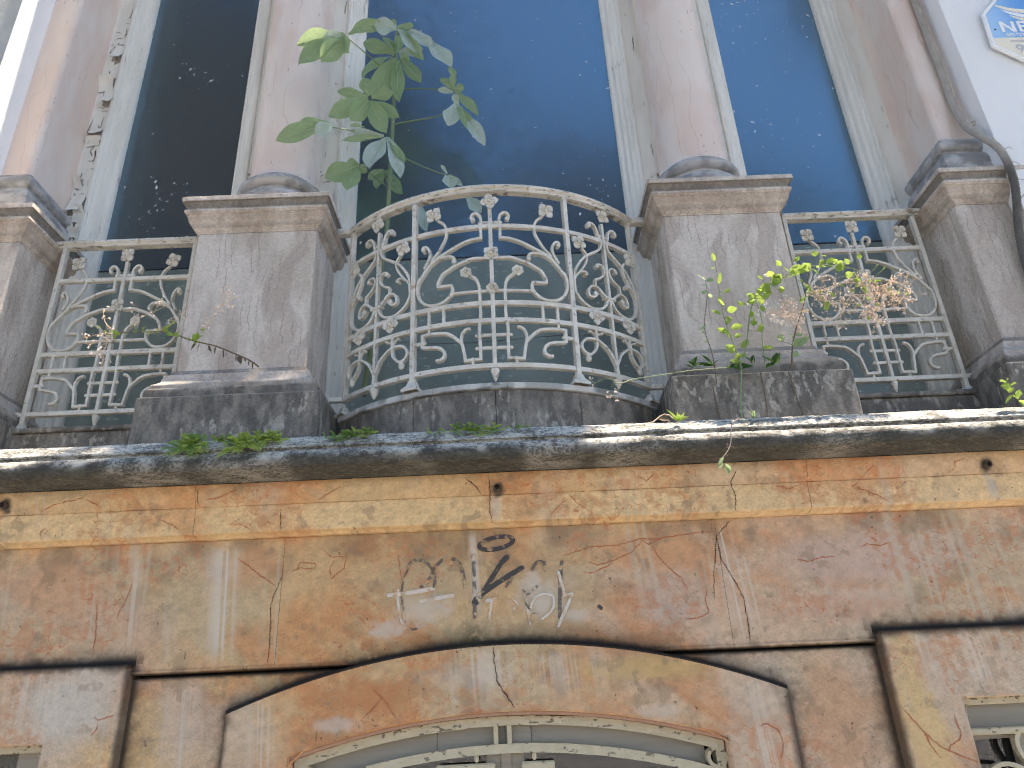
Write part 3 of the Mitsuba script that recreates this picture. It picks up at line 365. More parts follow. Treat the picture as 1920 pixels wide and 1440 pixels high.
LWT=[[(-1.698,-0.26,4.309),(-1.641,-0.26,4.342),(-1.583,-0.26,4.37)],[(-1.783,-0.26,4.242),(-1.854,-0.26,4.295),(-1.877,-0.26,4.368)],[(-1.818,-0.26,4.243),(-1.902,-0.26,4.227),(-1.96,-0.26,4.21)],[(-1.811,-0.26,4.203),(-1.861,-0.26,4.196),(-1.919,-0.26,4.178)],[(-1.833,-0.26,4.184),(-1.861,-0.26,4.146),(-1.86,-0.26,4.098)],[(-1.525,-0.26,4.28),(-1.497,-0.26,4.325),(-1.453,-0.26,4.359)],[(-1.581,-0.26,4.243),(-1.525,-0.26,4.28)],[(-1.698,-0.26,4.258),(-1.699,-0.26,4.319),(-1.719,-0.26,4.381)],[(-1.826,-0.26,4.194),(-1.831,-0.26,4.126),(-1.816,-0.26,4.048)],[(-1.385,-0.26,4.224),(-1.35,-0.26,4.293),(-1.315,-0.26,4.363),(-1.294,-0.26,4.414)],[(-1.315,-0.26,4.363),(-1.274,-0.26,4.392),(-1.231,-0.26,4.411)],[(-1.301,-0.26,4.393),(-1.307,-0.26,4.446),(-1.306,-0.26,4.472)],[(-1.294,-0.26,4.414),(-1.262,-0.26,4.444)]]
FERNS=[[(-1.293,-0.31,3.623),(-1.334,-0.31,3.669),(-1.337,-0.31,3.608)],[(-1.193,-0.31,3.651),(-1.135,-0.31,3.656)],[(-1.073,-0.31,3.621),(-1.019,-0.31,3.655),(-1.106,-0.31,3.598),(-0.995,-0.31,3.649)],[(-0.681,-0.31,3.645),(-0.635,-0.31,3.651),(-0.565,-0.31,3.665)],[(-0.145,-0.31,3.661),(-0.098,-0.31,3.667),(-0.051,-0.31,3.657)],[(-0.25,-0.31,3.656)],[(0.089,-0.31,3.658)]]
# ------------------------------------------------------------------ setting: street and pavement
def plate(x0, x1, y0, y1, z): return quads([(x0, y0, z), (x1, y0, z), (x1, y1, z), (x0, y1, z)], [[0, 1, 2, 3]])
add('street', plate(-150, 150, -160, 20, 0.0), 'mat_asphalt', False, kind='structure')
add('pavement', cbox(-40, 40, -1.9, 0.3, -0.05, 0.13, 0.02), 'mat_paving', False, kind='structure')
add('opposite_pavement', cbox(-60, 60, -13.0, -8.6, -0.05, 0.13, 0.02), 'mat_paving', False, kind='structure')

# ------------------------------------------------------------------ the townhouse
H = 'townhouse'
say(H, 'old pink and ochre marble townhouse front with columns over a moss stained ledge', 'building')
def part(name, mesh, m, smooth=30, label=None): return add(f'{H}__{name}', mesh, m, smooth, label)

XW, XL = 2.817, -2.787          # return walls of the two neighbours
YF, YW = -0.025, 0.0          # frieze face and wall field

# masonry behind everything (dark joints show it)
part('wall', cat([cbox(-2.9, -2.02, 0.06, 0.5, 0.0, 3.62), cbox(-1.86, -0.88, 0.06, 0.5, 0.0, 3.62), cbox(0.88, 1.86, 0.06, 0.5, 0.0, 3.62), cbox(2.02 + 0.85, 2.95, 0.06, 0.5, 0.0, 3.62),
                  cbox(-2.9, 2.95, 0.062, 0.5, 2.53, 3.62)]), 'mat_soot', False)

# frieze panels
CREST = lambda x: -0.321 + math.sqrt(max(0, 3.108 ** 2 - x * x))
xs_j = [XL - 0.02, -0.975, 0.965, XW + 0.02]
for a, b in zip(xs_j[:-1], xs_j[1:]):
    gap = 0.0007
    prof = [(0.07, 3.276), (YF, 3.276), (YF, 2.752), (YF + 0.004, 2.742), (YF - 0.004, 2.736), (YF - 0.001, 2.727), (YF + 0.012, 2.722), (0.07, 2.722)]
    xx = np.linspace(a + gap, b - gap, 60)
    P = np.array([[(x, y, z) for y, z in prof] for x in xx])
    key = part('frieze__stone_panel', wear(grid(P), 0.0018, 5), 'mat_marble', 35)
# wall field below the groove
for s in (-1, 1):
    sh = Polygon([(s * q, z) for q, z in ((1.60, 0.0), (1.60, 2.715), (0.62, 2.715), (0.62, 2.60), (1.02, 2.50), (1.02, 0.0))])
    part('wall__stone_panel', slab_y(sh, 0.0, 0.07, 0.005), 'mat_marble', 35)
# the two moulded bands under the ledge
def run_x(prof, x0, x1, n, amp=0.0, k=6.0, seed=0):
    xx = np.linspace(x0, x1, n)
    P = np.array([[(x, y, z) for y, z in prof] for x in xx])
    if amp:
        P = P + amp * np.stack([meshkit.fbm(P * k + 17 * i, 4, seed + i) - 0.5 for i in range(3)], -1) * np.array([0, 1, 1])
    return grid(P)
xb = [XL, -1.365, 1.39, XW]
for a, b in zip(xb[:-1], xb[1:]):
    a, b = a + 0.0008, b - 0.0008
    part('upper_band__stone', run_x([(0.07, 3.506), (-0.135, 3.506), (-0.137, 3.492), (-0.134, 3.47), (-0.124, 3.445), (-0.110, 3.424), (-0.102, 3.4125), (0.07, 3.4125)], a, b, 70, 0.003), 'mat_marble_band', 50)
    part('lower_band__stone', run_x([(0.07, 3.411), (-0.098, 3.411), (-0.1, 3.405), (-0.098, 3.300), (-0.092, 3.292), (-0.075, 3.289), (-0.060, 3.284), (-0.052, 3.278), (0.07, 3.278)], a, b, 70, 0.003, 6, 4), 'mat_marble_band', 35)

# the ledge: rim, groove, rounded nose, dark underside
lp = [(0.40, 3.680), (-0.20, 3.677), (-0.240, 3.675), (-0.258, 3.669), (-0.284, 3.648), (-0.310, 3.624), (-0.331, 3.603), (-0.330, 3.598), (-0.314, 3.596), (-0.310, 3.590), (-0.316, 3.587), (-0.331, 3.581),
      (-0.344, 3.570), (-0.353, 3.556), (-0.357, 3.541), (-0.353, 3.527), (-0.344, 3.516), (-0.331, 3.509), (-0.316, 3.506), (-0.28, 3.506), (-0.22, 3.507), (-0.16, 3.509), (-0.05, 3.511), (0.07, 3.511)]
lp = np.array(lp)
lp = np.vstack([lp[:2]] + [np.linspace(lp[i], lp[i + 1], 3)[1:] for i in range(1, len(lp) - 1)])
key = part('ledge', run_x(lp, XL - 0.01, XW + 0.01, 900, 0.007, 16, 11), 'mat_ledge', 60, 'long lichen spotted stone ledge with a groove and a blackened nose')

# drain spouts in the upper band
for x, z in ((-0.012, 3.437), (2.205, 3.446), (-2.21, 3.452)):
    pr = [(0.0, -0.028), (0.008, -0.035), (0.010, -0.035), (0.013, -0.03), (0.013, 0.05)]
    m = lathe([(0.004, 0.055), (0.011, 0.05), (0.011, -0.012), (0.0145, -0.012), (0.0165, -0.006), (0.0165, 0.06)], 0, 0, 20)
    v = m.vertices.copy(); m.vertices = np.stack([v[:, 0] + x, v[:, 2] - 0.135, v[:, 1] + z], 1)
    k = part('drain_spout', m, 'mat_rust_pipe', 40)
    halo = np.array([(math.cos(t) * r, math.sin(t) * r * 0.9) for t, r in zip(np.linspace(0, 2 * math.pi, 26)[:-1], 0.022 + 0.006 * rng.random(25))])

# graffiti strokes, sprayed on the frieze
STROKES = {'oval': None,
 'e': [(-0.404, 3.137), (-0.438, 3.068), (-0.445, 3.008), (-0.436, 2.933), (-0.419, 2.866), (-0.381, 2.859)],
 'n1': [(-0.42, 3.122), (-0.385, 3.151), (-0.345, 3.142), (-0.313, 3.109), (-0.305, 3.032)], 'n2': [(-0.36, 3.035), (-0.305, 3.101), (-0.258, 3.15), (-0.211, 3.144), (-0.18, 3.096), (-0.169, 3.026)],
 'bar': [(-0.13, 3.16), (-0.128, 3.032), (-0.129, 2.898)], 'k1': [(0.019, 3.146), (-0.006, 3.123)], 'k2': [(-0.014, 3.112), (-0.08, 3.015), (-0.12, 2.956)],
 'k3': [(0.083, 3.096), (0.023, 3.064), (-0.104, 2.986), (-0.139, 2.961)], 'k4': [(0.039, 3.056), (0.01, 3.019)], 's1': [(0.13, 3.086), (0.16, 3.12), (0.183, 3.115), (0.185, 3.084)],
 's2': [(0.146, 3.013), (0.105, 2.981), (0.083, 3.0), (0.089, 2.97), (0.11, 2.917), (0.139, 2.901)], 'l': [(0.263, 3.123), (0.247, 3.009), (0.238, 2.882)], 'dot': [(0.410, 2.918), (0.418, 2.911)]}
SW = dict(e=0.007, n1=0.010, n2=0.012, bar=0.013, k1=0.018, k2=0.016, k3=0.017, k4=0.009, s1=0.011, s2=0.007, l=0.013, dot=0.012)
WHITE = {'w1': [(-0.503, 3.004), (-0.391, 3.013), (-0.305, 3.025)], 'w2': [(-0.462, 3.024), (-0.446, 2.904), (-0.427, 2.859)], 'w3': [(-0.359, 2.974), (-0.224, 2.991)], 'w4': [(-0.074, 2.962), (-0.035, 2.968)],
 'w5': [(-0.054, 2.954), (-0.068, 2.888)], 'w6': [(0.039, 2.965), (0.061, 2.941), (0.041, 2.924)], 'w7': [(0.243, 3.07), (0.267, 2.97), (0.299, 2.976), (0.228, 2.846)], 'w8': [(0.096, 2.962), (0.107, 2.858)],
 'w9': [(0.109, 2.902), (0.151, 2.975), (0.213, 2.972), (0.215, 2.935), (0.161, 2.878)]}
WW = dict(w1=0.010, w2=0.007, w3=0.010, w4=0.010, w5=0.006, w6=0.004, w7=0.008, w8=0.006, w9=0.006)
def stroke(pts, w, y):
    return extr_y(LineString(resample(pts, 0.01, 70)).buffer(w / 2, cap_style=1), y, y + 0.003)
lay = [0]
def wall_y():
    lay[0] += 1
    return YF - 0.0022 - 0.00035 * (lay[0] % 12)
for k, s in STROKES.items():
    if k == 'oval':
        t = np.linspace(0, 2 * math.pi, 60)
        e = np.stack([0.077 * np.cos(t), 0.026 * np.sin(t)], 1) @ np.array([[math.cos(0.16), math.sin(0.16)], [-math.sin(0.16), math.cos(0.16)]]) + np.array([-0.026, 3.211])
        part('frieze__graffiti_stroke', extr_y(LineString(e).buffer(0.0095), wall_y(), YF + 0.002), 'mat_spray_black', False, 'black sprayed oval above the scribbled letters')
    else:
        part('frieze__graffiti_stroke', stroke(s, SW[k] * 1.25, wall_y()), 'mat_spray_black' if k in ('k1', 'k2', 'k3', 'dot') else 'mat_spray_worn', False)
for k, s in WHITE.items(): part('frieze__graffiti_stroke', stroke(s, WW[k] * 1.7, wall_y()), 'mat_spray_white', False, 'thin white scratched letter stroke')
# cracks and red veins
def jag(pts, amp=0.006, step=0.012):
    p = np.asarray(pts, float); out = [p[0]]
    for a, b in zip(p[:-1], p[1:]):
        n = max(1, int(np.linalg.norm(b - a) / step))
        for i in range(1, n + 1): out.append(a + (b - a) * i / n + (amp * (rng.random(2) - 0.5) if i < n else 0))
    return out
def line_mesh(pts, w, y0, h=0.0012):
    p = np.array(jag(pts)); n = len(p)
    ww = w * (0.45 + 0.9 * rng.random(n)) * np.clip(np.minimum(np.arange(n) + 0.6, n - np.arange(n)) / 3, 0.25, 1)
    d = np.gradient(p, axis=0); d /= np.linalg.norm(d, axis=1, keepdims=True) + 1e-9
    nn = np.stack([-d[:, 1], d[:, 0]], 1)
    L, R = p + nn * ww[:, None] / 2, p - nn * ww[:, None] / 2
    yy = np.array([y0(z) if callable(y0) else y0 for z in p[:, 1]])
    P = np.stack([np.stack([L[:, 0], yy, L[:, 1]], 1), np.stack([p[:, 0], yy - h * 0.4, p[:, 1]], 1), np.stack([R[:, 0], yy, R[:, 1]], 1)], 1)
    return grid(P)
def face_y(z):
    """front of the wall at height z"""
    if z > 3.41: return -0.1035 - 0.036 * min(1, max(0, (z - 3.412) / 0.07)) ** 0.7 - 0.0035
    if z > 3.276: return -0.1045
    if z > 2.72: return YF - 0.0035
    return -0.0035
DARK = [[(1.07, 3.471), (1.041, 3.419), (1.057, 3.361), (1.044, 3.29)], [(1.04, 3.27), (0.965, 3.201), (0.948, 3.127), (0.925, 3.041), (0.912, 2.927)], [(0.964, 3.196), (0.968, 3.097), (1.008, 3.008), (1.038, 2.931), (1.041, 2.811), (1.037, 2.748)],
        [(-1.35, 3.49), (-1.355, 3.44), (-1.346, 3.415)], [(-0.984, 3.393), (-0.975, 3.29)], [(-0.97, 3.12), (-1.012, 2.991), (-1.001, 2.826), (-1.006, 2.75)], [(-0.05, 3.49), (-0.043, 3.42), (-0.048, 3.35), (-0.04, 3.285)], [(-0.036, 3.27), (-0.026, 3.245)], [(-0.16, 3.49), (-0.1, 3.44), (-0.085, 3.415)]]
VEIN = [[(0.62, 3.201), (0.656, 3.174), (0.72, 3.202), (0.781, 3.209), (0.873, 3.22), (0.953, 3.222)], [(0.676, 3.169), (0.686, 3.129), (0.732, 3.068), (0.784, 3.018), (0.802, 2.97)], [(0.887, 2.985), (0.872, 2.92), (0.879, 2.873), (0.838, 2.856), (0.771, 2.85)],
        [(1.693, 3.47), (1.669, 3.445), (1.633, 3.415)], [(1.62, 3.40), (1.583, 3.374)], [(2.112, 3.48), (2.06, 3.465), (2.061, 3.444), (2.025, 3.415)], [(1.593, 3.119), (1.627, 3.137), (1.679, 3.125), (1.737, 3.137)], [(1.287, 3.083), (1.354, 3.07), (1.417, 3.087), (1.476, 3.085)],
        [(-2.052, 3.42), (-1.991, 3.447), (-1.863, 3.468), (-1.84, 3.49)], [(-1.852, 3.462), (-1.785, 3.428)], [(-2.024, 3.296), (-2.041, 3.327), (-2.025, 3.346), (-2.008, 3.335), (-2.022, 3.311)], [(-1.521, 3.365), (-1.468, 3.342), (-1.413, 3.309)],
        [(-1.215, 3.331), (-1.154, 3.328), (-1.112, 3.306), (-1.099, 3.29)], [(-1.164, 3.49), (-1.191, 3.47), (-1.259, 3.447), (-1.319, 3.439)], [(-0.706, 3.48), (-0.734, 3.46), (-0.818, 3.42)],
        [(-0.936, 3.121), (-0.903, 3.139), (-0.834, 3.131), (-0.831, 3.155), (-0.9, 3.163), (-0.908, 3.134)], [(-0.8, 3.213), (-0.763, 3.181), (-0.694, 3.178), (-0.701, 3.13), (-0.757, 3.084), (-0.765, 3.133), (-0.743, 3.171)],
        [(-1.179, 3.195), (-1.104, 3.138), (-1.062, 3.107), (-1.0, 3.066)], [(-1.629, 3.112), (-1.645, 3.037), (-1.669, 2.982), (-1.668, 2.954)], [(-1.772, 3.023), (-1.75, 2.885), (-1.75, 2.813)], [(-0.604, 2.818), (-0.612, 2.783)],
        [(-0.464, 3.178), (-0.446, 3.061)], [(0.272, 3.139), (0.394, 3.177), (0.513, 3.176), (0.62, 3.203), (0.707, 3.199)], [(0.372, 3.111), (0.418, 3.093), (0.499, 3.113), (0.582, 3.149), (0.627, 3.195)], [(0.353, 3.065), (0.4, 3.063), (0.482, 3.098)],
        [(0.30, 3.38), (0.26, 3.35), (0.22, 3.31)], [(0.31, 3.40), (0.34, 3.36), (0.38, 3.33)], [(1.36, 3.40), (1.3, 3.38), (1.24, 3.40)], [(1.60, 3.38), (1.7, 3.33), (1.74, 3.30)], [(0.62, 3.46), (0.66, 3.44), (0.7, 3.47)]]
for c in DARK: part('frieze__crack' if c[0][1] < 3.28 else 'upper_band__crack' if c[0][1] > 3.41 else 'lower_band__crack', line_mesh(c, 0.0034, face_y), 'mat_crack', False)
for c in VEIN: part('frieze__vein' if c[0][1] < 3.28 else 'upper_band__vein' if c[0][1] > 3.41 else 'lower_band__vein', line_mesh(c, 0.0038, face_y), 'mat_red_vein', False)

# door surround with its segmental arch
def arc(cz, R, x0, x1, n): return [(x, cz + math.sqrt(R * R - x * x)) for x in np.linspace(x0, x1, n)]
outer = [(1.148, 0.0), (1.148, 2.572)] + arc(-0.321, 3.108, 1.146, -1.146, 70) + [(-1.148, 2.572), (-1.148, 0.0)]
inner = [(-0.875, 0.0), (-0.875, 2.386)] + arc(-0.524, 3.043, -0.872, 0.872, 60) + [(0.875, 2.386), (0.875, 0.0)]
def half(x0, x1):
    from shapely.geometry import box
    return Polygon(outer + inner).intersection(box(x0, -1, x1, 4))
part('door_surround__stone', slab_y(half(-2, 2), -0.062, 0.08, 0.007), 'mat_marble', 35)
part('door_surround__crack', line_mesh([(-0.051, 2.77), (-0.05, 2.708), (-0.038, 2.631), (-0.01, 2.589), (0.03, 2.53)], 0.005, -0.0655), 'mat_crack', False)
for c in ([(-0.587, 2.52), (-0.538, 2.564), (-0.51, 2.597)], [(-0.555, 2.626), (-0.494, 2.576), (-0.456, 2.514)], [(1.0, 2.426), (1.038, 2.432), (1.078, 2.406), (1.087, 2.357), (1.067, 2.302)]):
    part('door_surround__vein', line_mesh(c, 0.004, -0.0655), 'mat_red_vein', False)
# terracotta arris strip and the door frame
def arch_band(cz, R0, R1, y0, y1, x=0.872, n=60):
    a = arc(cz, R0, -x, x, n); b = arc(cz, R1, x, -x, n)
    return extr_y(Polygon(a + b), y0, y1)
part('door_surround__arris', arch_band(-0.524, 3.042, 3.030, -0.048, 0.055), 'mat_terracotta', 30)
D = 'townhouse__door'
def dpart(n, m, mm, label=None): return add(f'{D}__{n}', m, mm, 30, label)
dpart('frame', wear(cat([arch_band(-0.524, 3.0285, 2.992, 0.000, 0.07, 0.868), cbox(-0.868, -0.835, 0.0, 0.07, 0.0, 2.372), cbox(0.832, 0.868, 0.0, 0.07, 0.0, 2.372)]), 0.004, 30), 'mat_cream_paint')
dpart('transom_bar', wear(arch_band(-0.524, 2.925, 2.89, 0.004, 0.05, 0.835), 0.003, 30), 'mat_cream_paint')
for x in (-0.052, 0.003, ): dpart('mullion', wear(cbox(x - 0.0075 - 0.004, x + 0.0075, 0.006, 0.05, 2.39, 2.475, 0.003), 0.002, 30), 'mat_cream_paint')
def board(x0, x1, R0, R1, y): return extr_y(Polygon([(x, -0.524 + math.sqrt(R0 ** 2 - x * x)) for x in np.linspace(x0, x1, 30)] + [(x, -0.524 + math.sqrt(R1 ** 2 - x * x)) for x in np.linspace(x1, x0, 30)]), y, y + 0.02)
dpart('panel', board(-0.835, -0.30, 3.0, 2.915, 0.062), 'mat_taupe_paint'); dpart('panel', board(-0.298, -0.018, 3.0, 2.915, 0.058), 'mat_taupe_paint')
dpart('panel', board(-0.016, 0.09, 3.0, 2.915, 0.05), 'mat_taupe_paint'); dpart('panel', board(0.092, 0.80, 3.0, 2.915, 0.062), 'mat_taupe_paint')
dpart('stile', cat([cbox(-0.10, 0.06, 0.058, 0.1, 2.30, 2.376), cbox(-0.040, 0.008, 0.05, 0.1, 0.0, 2.376)]), 'mat_taupe_paint')
dpart('pane', plate(-0.84, 0.84, 0, 1, 0), 'mat_clear_glass')
scene[f'{D}__pane'] = mikit.ply(quads([(-0.84, 0.095, 0.0), (0.84, 0.095, 0.0), (0.84, 0.095, 2.42), (-0.84, 0.095, 2.42)], [[0, 1, 2, 3]]), 'mat_clear_glass')
dpart('room', cbox(-0.9, 0.9, 0.5, 0.55, 0.0, 2.6), 'mat_dark_room')
# grille behind the transom: ring in the corner and scraps of scroll under the bar
def ringxz(x, z, r, w, y0, y1):
    t = np.linspace(0, 2 * math.pi, 40)
    return extr_y(LineString(np.stack([x + r * np.cos(t), z + r * np.sin(t)], 1)).buffer(w / 2), y0, y1)
dpart('ring', ringxz(0.835, 2.318, 0.034, 0.014, 0.0, 0.045), 'mat_cream_paint'); dpart('ring', ringxz(-0.835, 2.318, 0.034, 0.014, 0.0, 0.045), 'mat_cream_paint')
for x in (-0.135, 0.098): dpart('stud', wear(cbox(x - 0.009, x + 0.009, 0.008, 0.04, 2.338, 2.366, 0.006), 0.002, 40), 'mat_cream_paint')
for x0, x1 in ((-0.30, -0.06), (0.045, 0.18)): dpart('grille_plate', wear(cbox(x0, x1, 0.012, 0.03, 2.20, 2.334, 0.006), 0.003, 30), 'mat_cream_paint')

# window surrounds of the ground floor (they run out of the picture)
for s, nm in ((-1, 'left'), (1, 'right')):
    xo = lambda a, b: (min(s * a, s * b), max(s * a, s * b))
    a, b = xo(1.577, 1.852 if s > 0 else 1.875)
    G = f'townhouse__ground_window' + ('' if s < 0 else '_001')
    from shapely.geometry import box
    poly = box(*sorted((s * 1.577, s * 2.86))[:1], 0.0, sorted((s * 1.577, s * 2.86))[1], 2.768) - box(*sorted((s * (1.852 if s > 0 else 1.872), s * 2.60))[:1], -1, sorted((s * (1.852 if s > 0 else 1.872), s * 2.60))[1], 2.492 if s > 0 else 2.475)
    add(f'{G}__surround', slab_y(poly, -0.056, 0.08, 0.006), 'mat_marble', 35)
    x0, x1 = sorted((s * 1.85, s * 2.62)); zt = 2.49 if s > 0 else 2.473
    add(f'{G}__frame', wear(cbox(x0, x1, 0.0, 0.07, zt - 0.026, zt + 0.03, 0.004), 0.003, 30), 'mat_cream_paint', 30)
    add(f'{G}__panel', cbox(x0, x1, 0.06, 0.085, zt - 0.155, zt), 'mat_taupe_paint', 30)
    if s > 0:
        add(f'{G}__transom_bar', wear(cbox(x0, x1, 0.004, 0.05, 2.352, 2.378, 0.004), 0.003, 30), 'mat_cream_paint', 30)
        add(f'{G}__mullion', cbox(2.075, 2.12, 0.05, 0.09, 0.9, 2.36), 'mat_taupe_paint', 30)
        sc = [(2.075, 2.352), (2.062, 2.335), (2.058, 2.31), (2.068, 2.27), (2.10, 2.225), (2.15, 2.18)]
        add(f'{G}__scroll', extr_y(LineString(resample(sc)).buffer(0.0085), 0.01, 0.04), 'mat_cream_paint', 30)
        t = np.linspace(0.2, math.pi - 0.2, 30)
        add(f'{G}__scroll', extr_y(LineString(np.stack([1.99 + 0.10 * np.cos(t), 2.155 + 0.09 * np.sin(t)], 1)).buffer(0.008), 0.01, 0.04), 'mat_cream_paint', 30)
    add(f'{G}__pane', quads([(x0, 0.1, 0.9), (x1, 0.1, 0.9), (x1, 0.1, zt), (x0, 0.1, zt)], [[0, 1, 2, 3]]), 'mat_clear_glass', False)
    add(f'{G}__room', cbox(x0 - 0.1, x1 + 0.1, 0.5, 0.55, 0.6, 2.6), 'mat_dark_room', False)
    if s > 0:
        for c in ([(1.60, 2.46), (1.64, 2.40), (1.68, 2.35), (1.72, 2.315), (1.78, 2.285), (1.845, 2.26)], [(1.66, 2.38), (1.67, 2.33), (1.70, 2.28)], [(1.80, 2.44), (1.797, 2.41), (1.805, 2.37), (1.79, 2.34), (1.75, 2.325), (1.735, 2.30)]):
            add(f'{G}__vein', line_mesh(c, 0.0045, -0.0595), 'mat_red_vein', False)
    else:
        for c in ([(-1.68, 2.57), (-1.66, 2.557), (-1.6, 2.575)], [(-1.66, 2.557), (-1.659, 2.528), (-1.68, 2.497)]):
            add(f'{G}__vein', line_mesh(c, 0.0045, -0.0595), 'mat_red_vein', False)

# ------------------------------------------------------------------ pedestals
def mould(prof, xl, xr, yf, yb, n=26, c=0.004, amp=0.0, seed=0):
    """mouldings carried round three sides of a pier, mitred at the corners"""
    rows = []
    for off, z in prof:
        a, b, f = xl + off, xr - off, yf + off
        loop = [(a, yb), (a, f + 0.05), (a, f + c), (a + c, f)] + [(a + c + (b - a - 2 * c) * t, f) for t in np.linspace(0, 1, n)[1:-1]] + [(b - c, f), (b, f + c), (b, f + 0.05), (b, yb)]
        rows.append([(x, y, z) for x, y in loop])
    P = np.array(rows)
    top = P[0]; bot = P[-1]
    m = [grid(P)]
    for L in (top, bot):
        k = len(L); m.append(trimesh.Trimesh(np.vstack([L, L.mean(0)[None]]), [[i, (i + 1) % k, k] for i in range(k)], process=False))
    m = cat(m)
    return wear(m, amp, 9, seed) if amp else m
CAP = [(0.004, 5.118), (0.0, 5.114), (0.0, 5.090), (0.003, 5.087), (0.010, 5.086), (0.019, 5.076), (0.026, 5.062), (0.027, 5.050), (0.022, 5.042), (0.014, 5.040), (0.014, 5.028), (0.021, 5.026), (0.021, 5.018), (0.030, 5.016), (0.031, 4.998), (0.037, 4.978), (0.048, 4.961), (0.053, 4.957),
       (0.053, 4.951), (0.061, 4.950), (0.061, 4.944), (0.069, 4.942), (0.069, 4.934), (0.077, 4.932), (0.0785, 4.925)]
BASE = [(0.074, 4.106), (0.070, 4.104), (0.060, 4.082), (0.055, 4.074), (0.046, 4.072), (0.045, 4.060), (0.041, 4.045), (0.030, 4.026), (0.016, 4.013), (0.006, 4.006), (0.003, 4.000), (0.003, 3.984), (-0.007, 3.975), (-0.009, 3.968), (-0.009, 3.926)]
GRP = {0: 'outer left', 1: 'inner left', 2: 'inner right', 3: 'outer right'}
PED = [(XL - 0.02, -2.442), (-1.648, -0.856), (0.856, 1.648), (2.442, XW + 0.02)]
for i, (xl, xr) in enumerate(PED):
    K = 'townhouse__pedestal' + ('' if i == 0 else f'_{i:03d}')
    yf, yb = -0.16, 0.385
    l0, r0 = (xl - 0.2 if i == 0 else xl), (xr + 0.2 if i == 3 else xr)
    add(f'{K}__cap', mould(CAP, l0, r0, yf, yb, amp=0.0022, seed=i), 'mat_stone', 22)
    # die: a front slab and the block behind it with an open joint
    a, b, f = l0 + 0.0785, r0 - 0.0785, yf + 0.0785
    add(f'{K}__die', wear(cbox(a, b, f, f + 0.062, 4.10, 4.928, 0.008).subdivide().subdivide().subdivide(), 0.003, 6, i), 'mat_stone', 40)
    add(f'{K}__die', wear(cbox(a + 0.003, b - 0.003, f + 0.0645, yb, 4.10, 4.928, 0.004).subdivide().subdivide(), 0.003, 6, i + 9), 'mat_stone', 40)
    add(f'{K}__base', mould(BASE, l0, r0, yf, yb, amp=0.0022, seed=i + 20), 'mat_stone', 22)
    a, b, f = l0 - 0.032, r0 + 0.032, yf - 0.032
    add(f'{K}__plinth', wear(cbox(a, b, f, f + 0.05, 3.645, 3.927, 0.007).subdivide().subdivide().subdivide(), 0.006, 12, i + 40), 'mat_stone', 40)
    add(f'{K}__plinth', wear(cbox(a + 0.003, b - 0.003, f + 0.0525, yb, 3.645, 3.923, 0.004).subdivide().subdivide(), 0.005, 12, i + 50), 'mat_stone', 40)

# columns and pilasters above them
for i, x in enumerate((-1.252, 1.252)):
    K = 'townhouse__column' + ('' if i == 0 else '_001')
    add(f'{K}__shaft', lathe([(0.214, 5.43), (0.214, 5.438), (0.206, 5.452), (0.203, 5.475), (0.202, 5.6), (0.199, 7.0), (0.19, 9.0)], x, 0.25, 72), 'mat_pink_marble', 40)
    tor = [(0.0, 5.435), (0.215, 5.434), (0.222, 5.428), (0.224, 5.418), (0.222, 5.410)] + [(0.222 + 0.040 * math.cos(t), 5.372 + 0.038 * math.sin(t)) for t in np.linspace(math.pi / 2, -math.pi / 2, 14)] + [(0.222, 5.328), (0.216, 5.318), (0.218, 5.306), (0.228, 5.300)] + \
          [(0.236 + 0.040 * math.cos(t), 5.252 + 0.046 * math.sin(t)) for t in np.linspace(math.pi / 2, -math.pi / 2, 14)] + [(0.24, 5.20), (0.30, 5.198), (0.30, 5.11)]
    add(f'{K}__base', lathe(tor, x, 0.25, 72), 'mat_grey_marble', 40)
PB = [(0.030, 5.430), (0.020, 5.428), (0.012, 5.420), (0.012, 5.405), (0.004, 5.400), (-0.012, 5.388), (-0.020, 5.368), (-0.018, 5.345), (-0.008, 5.330), (0.006, 5.322), (0.010, 5.312), (0.006, 5.304), (-0.012, 5.296), (-0.024, 5.272), (-0.030, 5.25), (-0.028, 5.22), (-0.024, 5.20), (-0.03, 5.198), (-0.03, 5.11)]
for i, (xl, xr) in enumerate(((XL - 0.2, -2.590), (2.590, XW + 0.2))):
    K = 'townhouse__pilaster' + ('' if i == 0 else '_001')
    r = 0.028; yf = -0.02; yb = 0.40; cx = xr - 0.028 if i == 0 else xl + 0.028
    # rounded corner towards the windows
    sgn = 1 if i == 0 else -1
    loop = [(-sgn * 0.5 + cx, yf)] + [(cx - 0.0 + sgn * (-0.03 + 0.03 * math.sin(t)), yf + 0.03 - 0.03 * math.cos(t)) for t in np.linspace(0, math.pi / 2, 10)] + [(cx, yb)]
    P = np.array([[(x, y, z) for z in (5.425, 9.0)] for x, y in loop])
    add(f'{K}__shaft', grid(P), 'mat_pink_marble', 40)
    add(f'{K}__base', mould(PB, xl, xr, yf - 0.03, yb, c=0.005), 'mat_grey_marble', 24)

